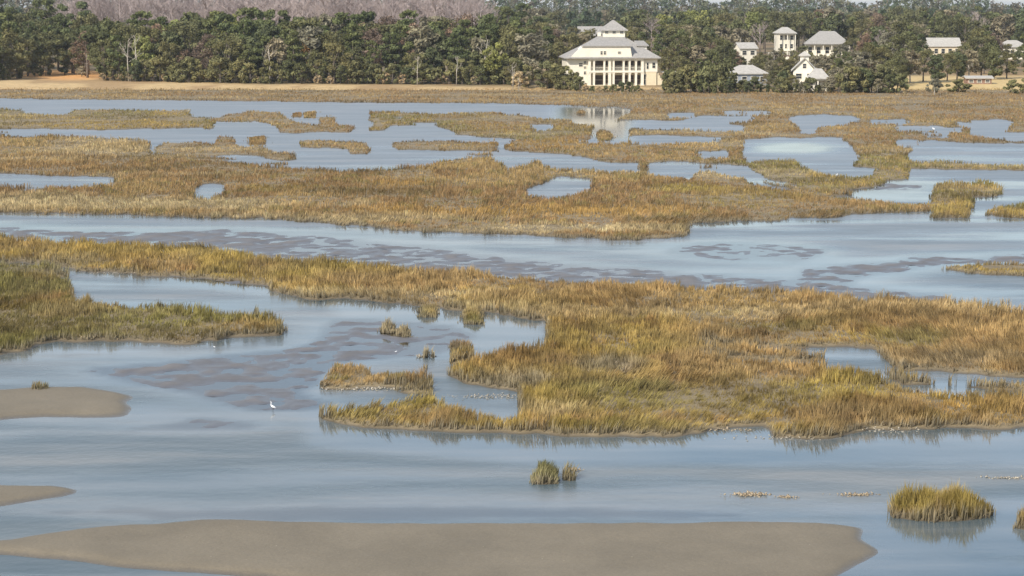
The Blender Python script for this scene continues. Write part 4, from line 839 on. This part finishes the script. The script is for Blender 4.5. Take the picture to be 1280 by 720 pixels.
# ---- growth half hiding the houses
for px, base, h, kd in ((974, 79, 5.0, 'oak'), (990, 78, 4.2, 'oak'), (967, 82, 5, 'greyoak'), (1012, 76, 3.0, 'shrub'), (1026, 77, 2.6, 'shrub'), (1042, 77, 4.6, 'oak'), (1052, 78, 6.5, 'greyoak'), (1064, 76, 8, 'oak'), (1002, 80, 6, 'oak'), (926, 86, 2.5, 'shrub'), (938, 87, 3.0, 'greyoak'), (948, 88, 5.5, 'oak'), (918, 90, 6, 'pinkbrown'), (956, 90, 5, 'oak'), (943, 110, 2.6, 'shrub'), (956, 111, 3.6, 'greyoak'), (924, 112, 2.0, 'shrub'), (966, 112, 4.5, 'oak'), (978, 113, 4.6, 'laurel'), (988, 114, 4.0, 'oak'), (1000, 117, 2.4, 'shrub'), (1012, 117.5, 1.8, 'shrub'), (1024, 117, 2.0, 'greyoak'), (1040, 114, 5.0, 'greyoak'), (1050, 113, 6, 'oak'), (1060, 111, 6, 'oak'), (1160, 76, 3.8, 'oak'), (1174, 77, 3.0, 'greyoak'), (1188, 76, 3.6, 'oak'), (1200, 75, 6, 'oak'), (1148, 75, 7, 'oak'), (1256, 80, 6.5, 'oak'), (1268, 82, 4.5, 'laurel'), (1280, 79, 7, 'oak'), (728, 60, 6.2, 'oak'), (742, 61, 5.2, 'pine'), (758, 60, 6, 'oak'), (716, 60, 9, 'oak')):
    plant(kd, px, base_D(base), h, {'oak': 'oak', 'greyoak': 'grey mossy oak', 'laurel': 'dark evergreen', 'shrub': 'leafy shrub', 'pinkbrown': 'brown leaved tree', 'pine': 'pine'}[kd] + ' half hiding the ' + ('long house behind the mansion' if px < 765 else 'blue grey cottage' if px < 970 and base > 100 else 'small white gabled house' if px < 960 else 'cupola house and its annex' if base > 100 else 'narrow three storey house' if px < 1003 else 'wide hip roofed house' if px < 1070 else 'long cream house' if px < 1210 else 'hip roofed house above the shed'), 'growth in front of the houses', force=True)
# ---- dry lawn on the far shore
bush = plant('shrub', 1196, base_D(116.5), 3.3, 'round clipped dark green bush on the dry lawn', force=True, var=0); bush.scale = (bush.scale[0] * 1.7, bush.scale[1] * 1.7, bush.scale[2])
plant('greyoak', 1166, base_D(121), 4.2, 'small spreading tree on the dry lawn beside the round bush', force=True, var=1)
plant('shrub', 1264, base_D(119), 3.4, 'dark ragged shrub at the edge of the dry lawn', force=True); plant('shrub', 1278, base_D(118), 3.6, 'taller dark shrub at the edge of the dry lawn', force=True)
plant('snag', 1104, base_D(92), 8.5, 'bleached dead tree standing by the dark oaks above the lawn', force=True, var=2)
for px, b, h in ((1130, 121, 1.2), (1143, 122, 1), (1180, 121.5, 1.2), (1200, 122, 1.1), (1238, 121, 1.3), (1225, 122, .9)): plant('dry', px, base_D(b), h, 'low dry bush on the tan lawn', 'low bushes on the dry lawn', force=True)
for px, b, h, kd in ((1114, 110, 7, 'oak'), (1124, 106, 8, 'oak'), (1136, 104, 8.5, 'greyoak'), (1152, 102, 8, 'oak'), (1168, 103, 7.0, 'laurel'), (1182, 101, 7.2, 'oak'), (1194, 100, 7.4, 'laurel'), (1209, 99, 7.8, 'greyoak'), (1224, 98, 8.5, 'oak'), (1240, 99, 8, 'laurel'), (1248, 103, 7, 'oak'), (1256, 98, 7.2, 'oak'), (1272, 97, 8, 'oak'), (1290, 98, 8, 'oak'), (1310, 98, 8, 'oak'), (1330, 98, 8, 'greyoak'), (1350, 99, 8, 'oak')):
    plant(kd, px, base_D(b), h, {'oak': 'spreading dark oak shading the back of the dry lawn', 'greyoak': 'grey mossy oak shading the back of the dry lawn', 'laurel': 'dense evergreen shading the back of the dry lawn'}[kd], 'oaks along the back of the dry lawn')
print('trees', NT)
# ---- far wood that reads as one mass
def far_wood():
    cen, rad, cols = [], [], []
    bases = [lin(c) for c in ((88, 98, 72), (102, 104, 76), (114, 104, 86), (82, 92, 68), (116, 112, 88))]
    for D in (1090, 1180, 1290, 1420, 1580, 1780, 2050, 2400):
        px = -170.0
        while px < 1450:
            x, y, z = spot(px, D + random.uniform(-40, 40))
            top = HC + (YH - float(np.interp(px, [-170, 560, 600, 870, 884, 900, 915, 1050, 1066, 1090, 1105, 1225, 1240, 1280, 1300, 1450], [-6, -6, -5, -5, 2.5, 2.5, -4, -4, 2.5, 2.5, -4, -4, 2.5, 2.5, -3, -5])) - random.uniform(-1.0, 2.6) * 1.0) * y / F
            if D < 1500: top = min(top, random.uniform(15, 19.5))
            Ht = max(8, top - z); b = random.choice(bases)
            for j in range(13):
                t = random.random(); a = random.uniform(0, 6.28); sp = Ht * .26 * math.sin(math.pi * (.2 + .75 * t)) * random.random() ** .5
                cen.append((x + math.cos(a) * sp, y + math.sin(a) * sp, z + Ht * (.12 + .82 * t))); rad.append(Ht * random.uniform(.09, .15)); cols.append(b * random.uniform(.7, 1.3))
            px += 5.2 * F / D * random.uniform(.8, 1.5)
    V, q, C = leaves(np.array(cen), np.array(rad), 10, 1.3, np.array(cols), .8)
    tag(link('far_wood', raw_mesh('far_wood', V, q, None, C, M['leaf'])), 'hazy wood covering the horizon behind the houses', 'wood', kind='stuff')
far_wood()
# ---------------------------------------------------------------- birds, shells and wrack
def egret(px, py, s, label, flip=1, rot=0.0):
    x, y = ground(px, py); e = link('egret', None, None, (float(x), float(y), -0.03)); e.scale = (s, s, s); e.rotation_euler = (0, 0, rot); tag(e, label, 'bird')
    # body, neck and head are one continuous skin grown along the spine
    pts = [(-.20, 0, .30, .022), (-.12, 0, .335, .062), (0, 0, .39, .088), (.10, 0, .45, .070), (.15, 0, .52, .036), (.13, 0, .60, .026), (.10, 0, .66, .024), (.12, 0, .72, .026), (.16, 0, .745, .034), (.20, 0, .735, .018)]
    b = MB(); b.tube([p[:3] for p in pts], [p[3] for p in pts], 10); o = b.build('body', M['feather'], e, True)
    md = o.modifiers.new('sub', 'SUBSURF'); md.levels = 1; md.render_levels = 2
    w = MB(); w.tube([(.08, .06, .44), (-.05, .082, .385), (-.24, .03, .285)], [.02, .05, .008], 8).build('wing', M['feather'], e, True)
    w = MB(); w.tube([(.08, -.06, .44), (-.05, -.082, .385), (-.24, -.03, .285)], [.02, .05, .008], 8).build('wing', M['feather'], e, True)
    MB().tube([(.195, 0, .735), (.30, 0, .715)], [.011, .002], 6).build('bill', M['beak'], e)
    for sy in (-.03, .03):
        MB().tube([(-.01, sy, .34), (-.03, sy, .17), (.0, sy, 0.0)], [.012, .008, .008], 6).build('leg', M['beak'], e)
    return e
egret(341, 514, .68, 'white egret standing in the shallows of the grey mud bend', rot=math.pi * .9)
def bird(px, py, s, label, rot=0):
    x, y = ground(px, py); e = link('white_bird', None, None, (float(x), float(y), 0.02)); e.scale = (s, s, s); e.rotation_euler = (0, 0, rot); tag(e, label, 'bird')
    b = MB(); pp = [(-.24, 0, .13, .008), (-.12, 0, .14, .05), (0, 0, .15, .075), (.09, 0, .18, .055), (.14, 0, .23, .034), (.18, 0, .255, .038), (.215, 0, .25, .02)]
    b.tube([p[:3] for p in pp], [p[3] for p in pp], 9).build('body', M['feather'], e, True)
    MB().tube([(.21, 0, .25), (.27, 0, .24)], [.012, .003], 5).build('bill', M['beak'], e)
    for sy in (-.025, .025): MB().tube([(0, sy, .1), (0, sy, -.02)], [.008, .008], 5).build('leg', M['beak'], e)
bird(495, 441, .35, 'small white bird resting on the mud by the sparse grass pair', .4)
bird(268, 435, .32, 'small white bird wading below the olive brown grass tongue', 2.6)
bird(1046, 221, 1.3, 'white bird on the crooked golden marsh arm', 1.0)
bird(1167, 163, 1.5, 'white bird at a narrow pool in the broad brown marsh', 2.0)
def shells(px, py, n, lx, ly, label, mat='shell', size=.11, name='oyster_cluster', cat='oysters', z=0.02):
    x, y = ground(px, py); x = float(x); y = float(y)
    V, T = [], []
    for j in range(n):
        ox, oy = random.gauss(0, lx), random.gauss(0, ly); s = size * R(.5, 1.5); a = R(0, 6.28); up = R(-.2, 1.0)
        d = Vector((math.cos(a), math.sin(a), up)).normalized(); p = Vector((ox, oy, z)); sd = d.cross(Vector((R(-.3, .3), R(-.3, .3), 1))).normalized(); nn = d.cross(sd)
        pts = [p, p + d * s * .6 + sd * s * .38, p + d * s * 1.3, p + d * s * .6 - sd * s * .38, p + d * s * .6 + nn * s * .28, p + d * s * .5 - nn * s * .08]
        b = len(V); V += [tuple(q) for q in pts]
        T += [(b, b + 1, b + 4), (b + 1, b + 2, b + 4), (b + 2, b + 3, b + 4), (b + 3, b, b + 4), (b + 1, b, b + 5), (b + 2, b + 1, b + 5), (b + 3, b + 2, b + 5), (b, b + 3, b + 5)]
    o = link(name, raw_mesh(name, V, None, T, None, M[mat]), None, (x, y, 0)); return tag(o, label, cat, 'shell and wrack heaps in the marsh', 'stuff' if n > 1 else None)
shells(936, 619, 130, .38, .16, 'tan heap of dry wrack awash in open water, bigger of two', 'wrack', .12, 'wrack_heap', 'wrack')
shells(983, 622, 50, .22, .09, 'tan scrap of dry wrack awash in open water, lesser of two', 'wrack', .10, 'wrack_heap', 'wrack')
shells(1072, 619, 90, .5, .10, 'pinkish strewn wrack line by the big yellow green dome', 'wrack', .10, 'wrack_heap', 'wrack')
shells(1260, 598, 70, .6, .08, 'thin pale shell line in open water off the mottled point', 'shell', .10)
shells(718, 590, 40, .16, .08, 'pale straw caught beside the lesser green tuft', 'wrack', .12, 'wrack_heap', 'wrack', .08)
shells(620, 496, 160, 1.1, .4, 'pale oyster shells along the little pool inside the point', 'shell', .09)
shells(680, 489, 60, .35, .18, 'bright white shell pile above the little pool inside the point', 'shell', .14)
shells(722, 489, 80, .45, .25, 'row of white shells in the grass beyond the bright shell pile', 'shell', .14)
shells(455, 487, 120, 1.0, .25, 'oyster shells along the foot of the brown grass islet', 'shell', .13)
shells(515, 486, 70, .5, .22, 'oyster shells at the end of the brown grass islet', 'shell', .13)
shells(412, 481, 40, .25, .2, 'oyster shells at the ragged tip of the brown grass islet', 'shell', .13)
shells(530, 446, 40, .25, .2, 'shells round the little pale grass clump', 'shell', .12)
shells(900, 538, 50, .7, .2, 'tan broken reeds and shells heaped in the notch of the mottled point', 'wrack', .13, 'wrack_heap', 'wrack')
shells(985, 548, 70, 1.3, .25, 'shells along the rusty lobe of the mottled point', 'shell', .10)
shells(1090, 538, 50, 1.4, .25, 'pale shells along the edge right after the rusty lobe', 'shell', .13)
shells(780, 466, 200, 1.2, 1.6, 'grey heap of flattened dead reeds inside the point', 'wrack', .16, 'wrack_heap', 'wrack', .22)
shells(110, 424, 70, .9, .3, 'pale dead reeds fallen at the foot of the olive brown tongue', 'wrack', .22, 'wrack_heap', 'wrack', .06)
shells(160, 342, 120, 2.2, .3, 'white oyster shells at the foot of the golden creek bank', 'shell', .10)
s = shells(640, 680, 1, 0.001, 0.001, 'single white shell lying on the long front sandbar', 'feather', .13, 'sea_shell', 'shell', .13)
s = shells(234, 661, 1, 0.001, 0.001, 'single pale shell near the upper rim of the long front sandbar', 'shell', .10, 'sea_shell', 'shell', .10)
shells(520, 692, 46, 7.0, 2.2, 'scatter of tiny pale shell bits over the long front sandbar', 'shell', .035, 'shell_bits', 'shells', .16)
# ---------------------------------------------------------------- air
hm = bpy.data.materials.new('air'); hm.use_nodes = True; hn_ = hm.node_tree.nodes; hn_.remove(hn_["Principled BSDF"])
pv = hn_.new("ShaderNodeVolumePrincipled"); pv.inputs["Density"].default_value = 0.00008; pv.inputs["Color"].default_value = (0.86, 0.90, 0.96, 1); pv.inputs["Anisotropy"].default_value = 0.2
hm.node_tree.links.new(pv.outputs[0], hn_["Material Output"].inputs["Volume"])
tag(MB().box(-12300, 12300, -60, 16300, -1.6, 38).build('haze', hm), kind='stuff')
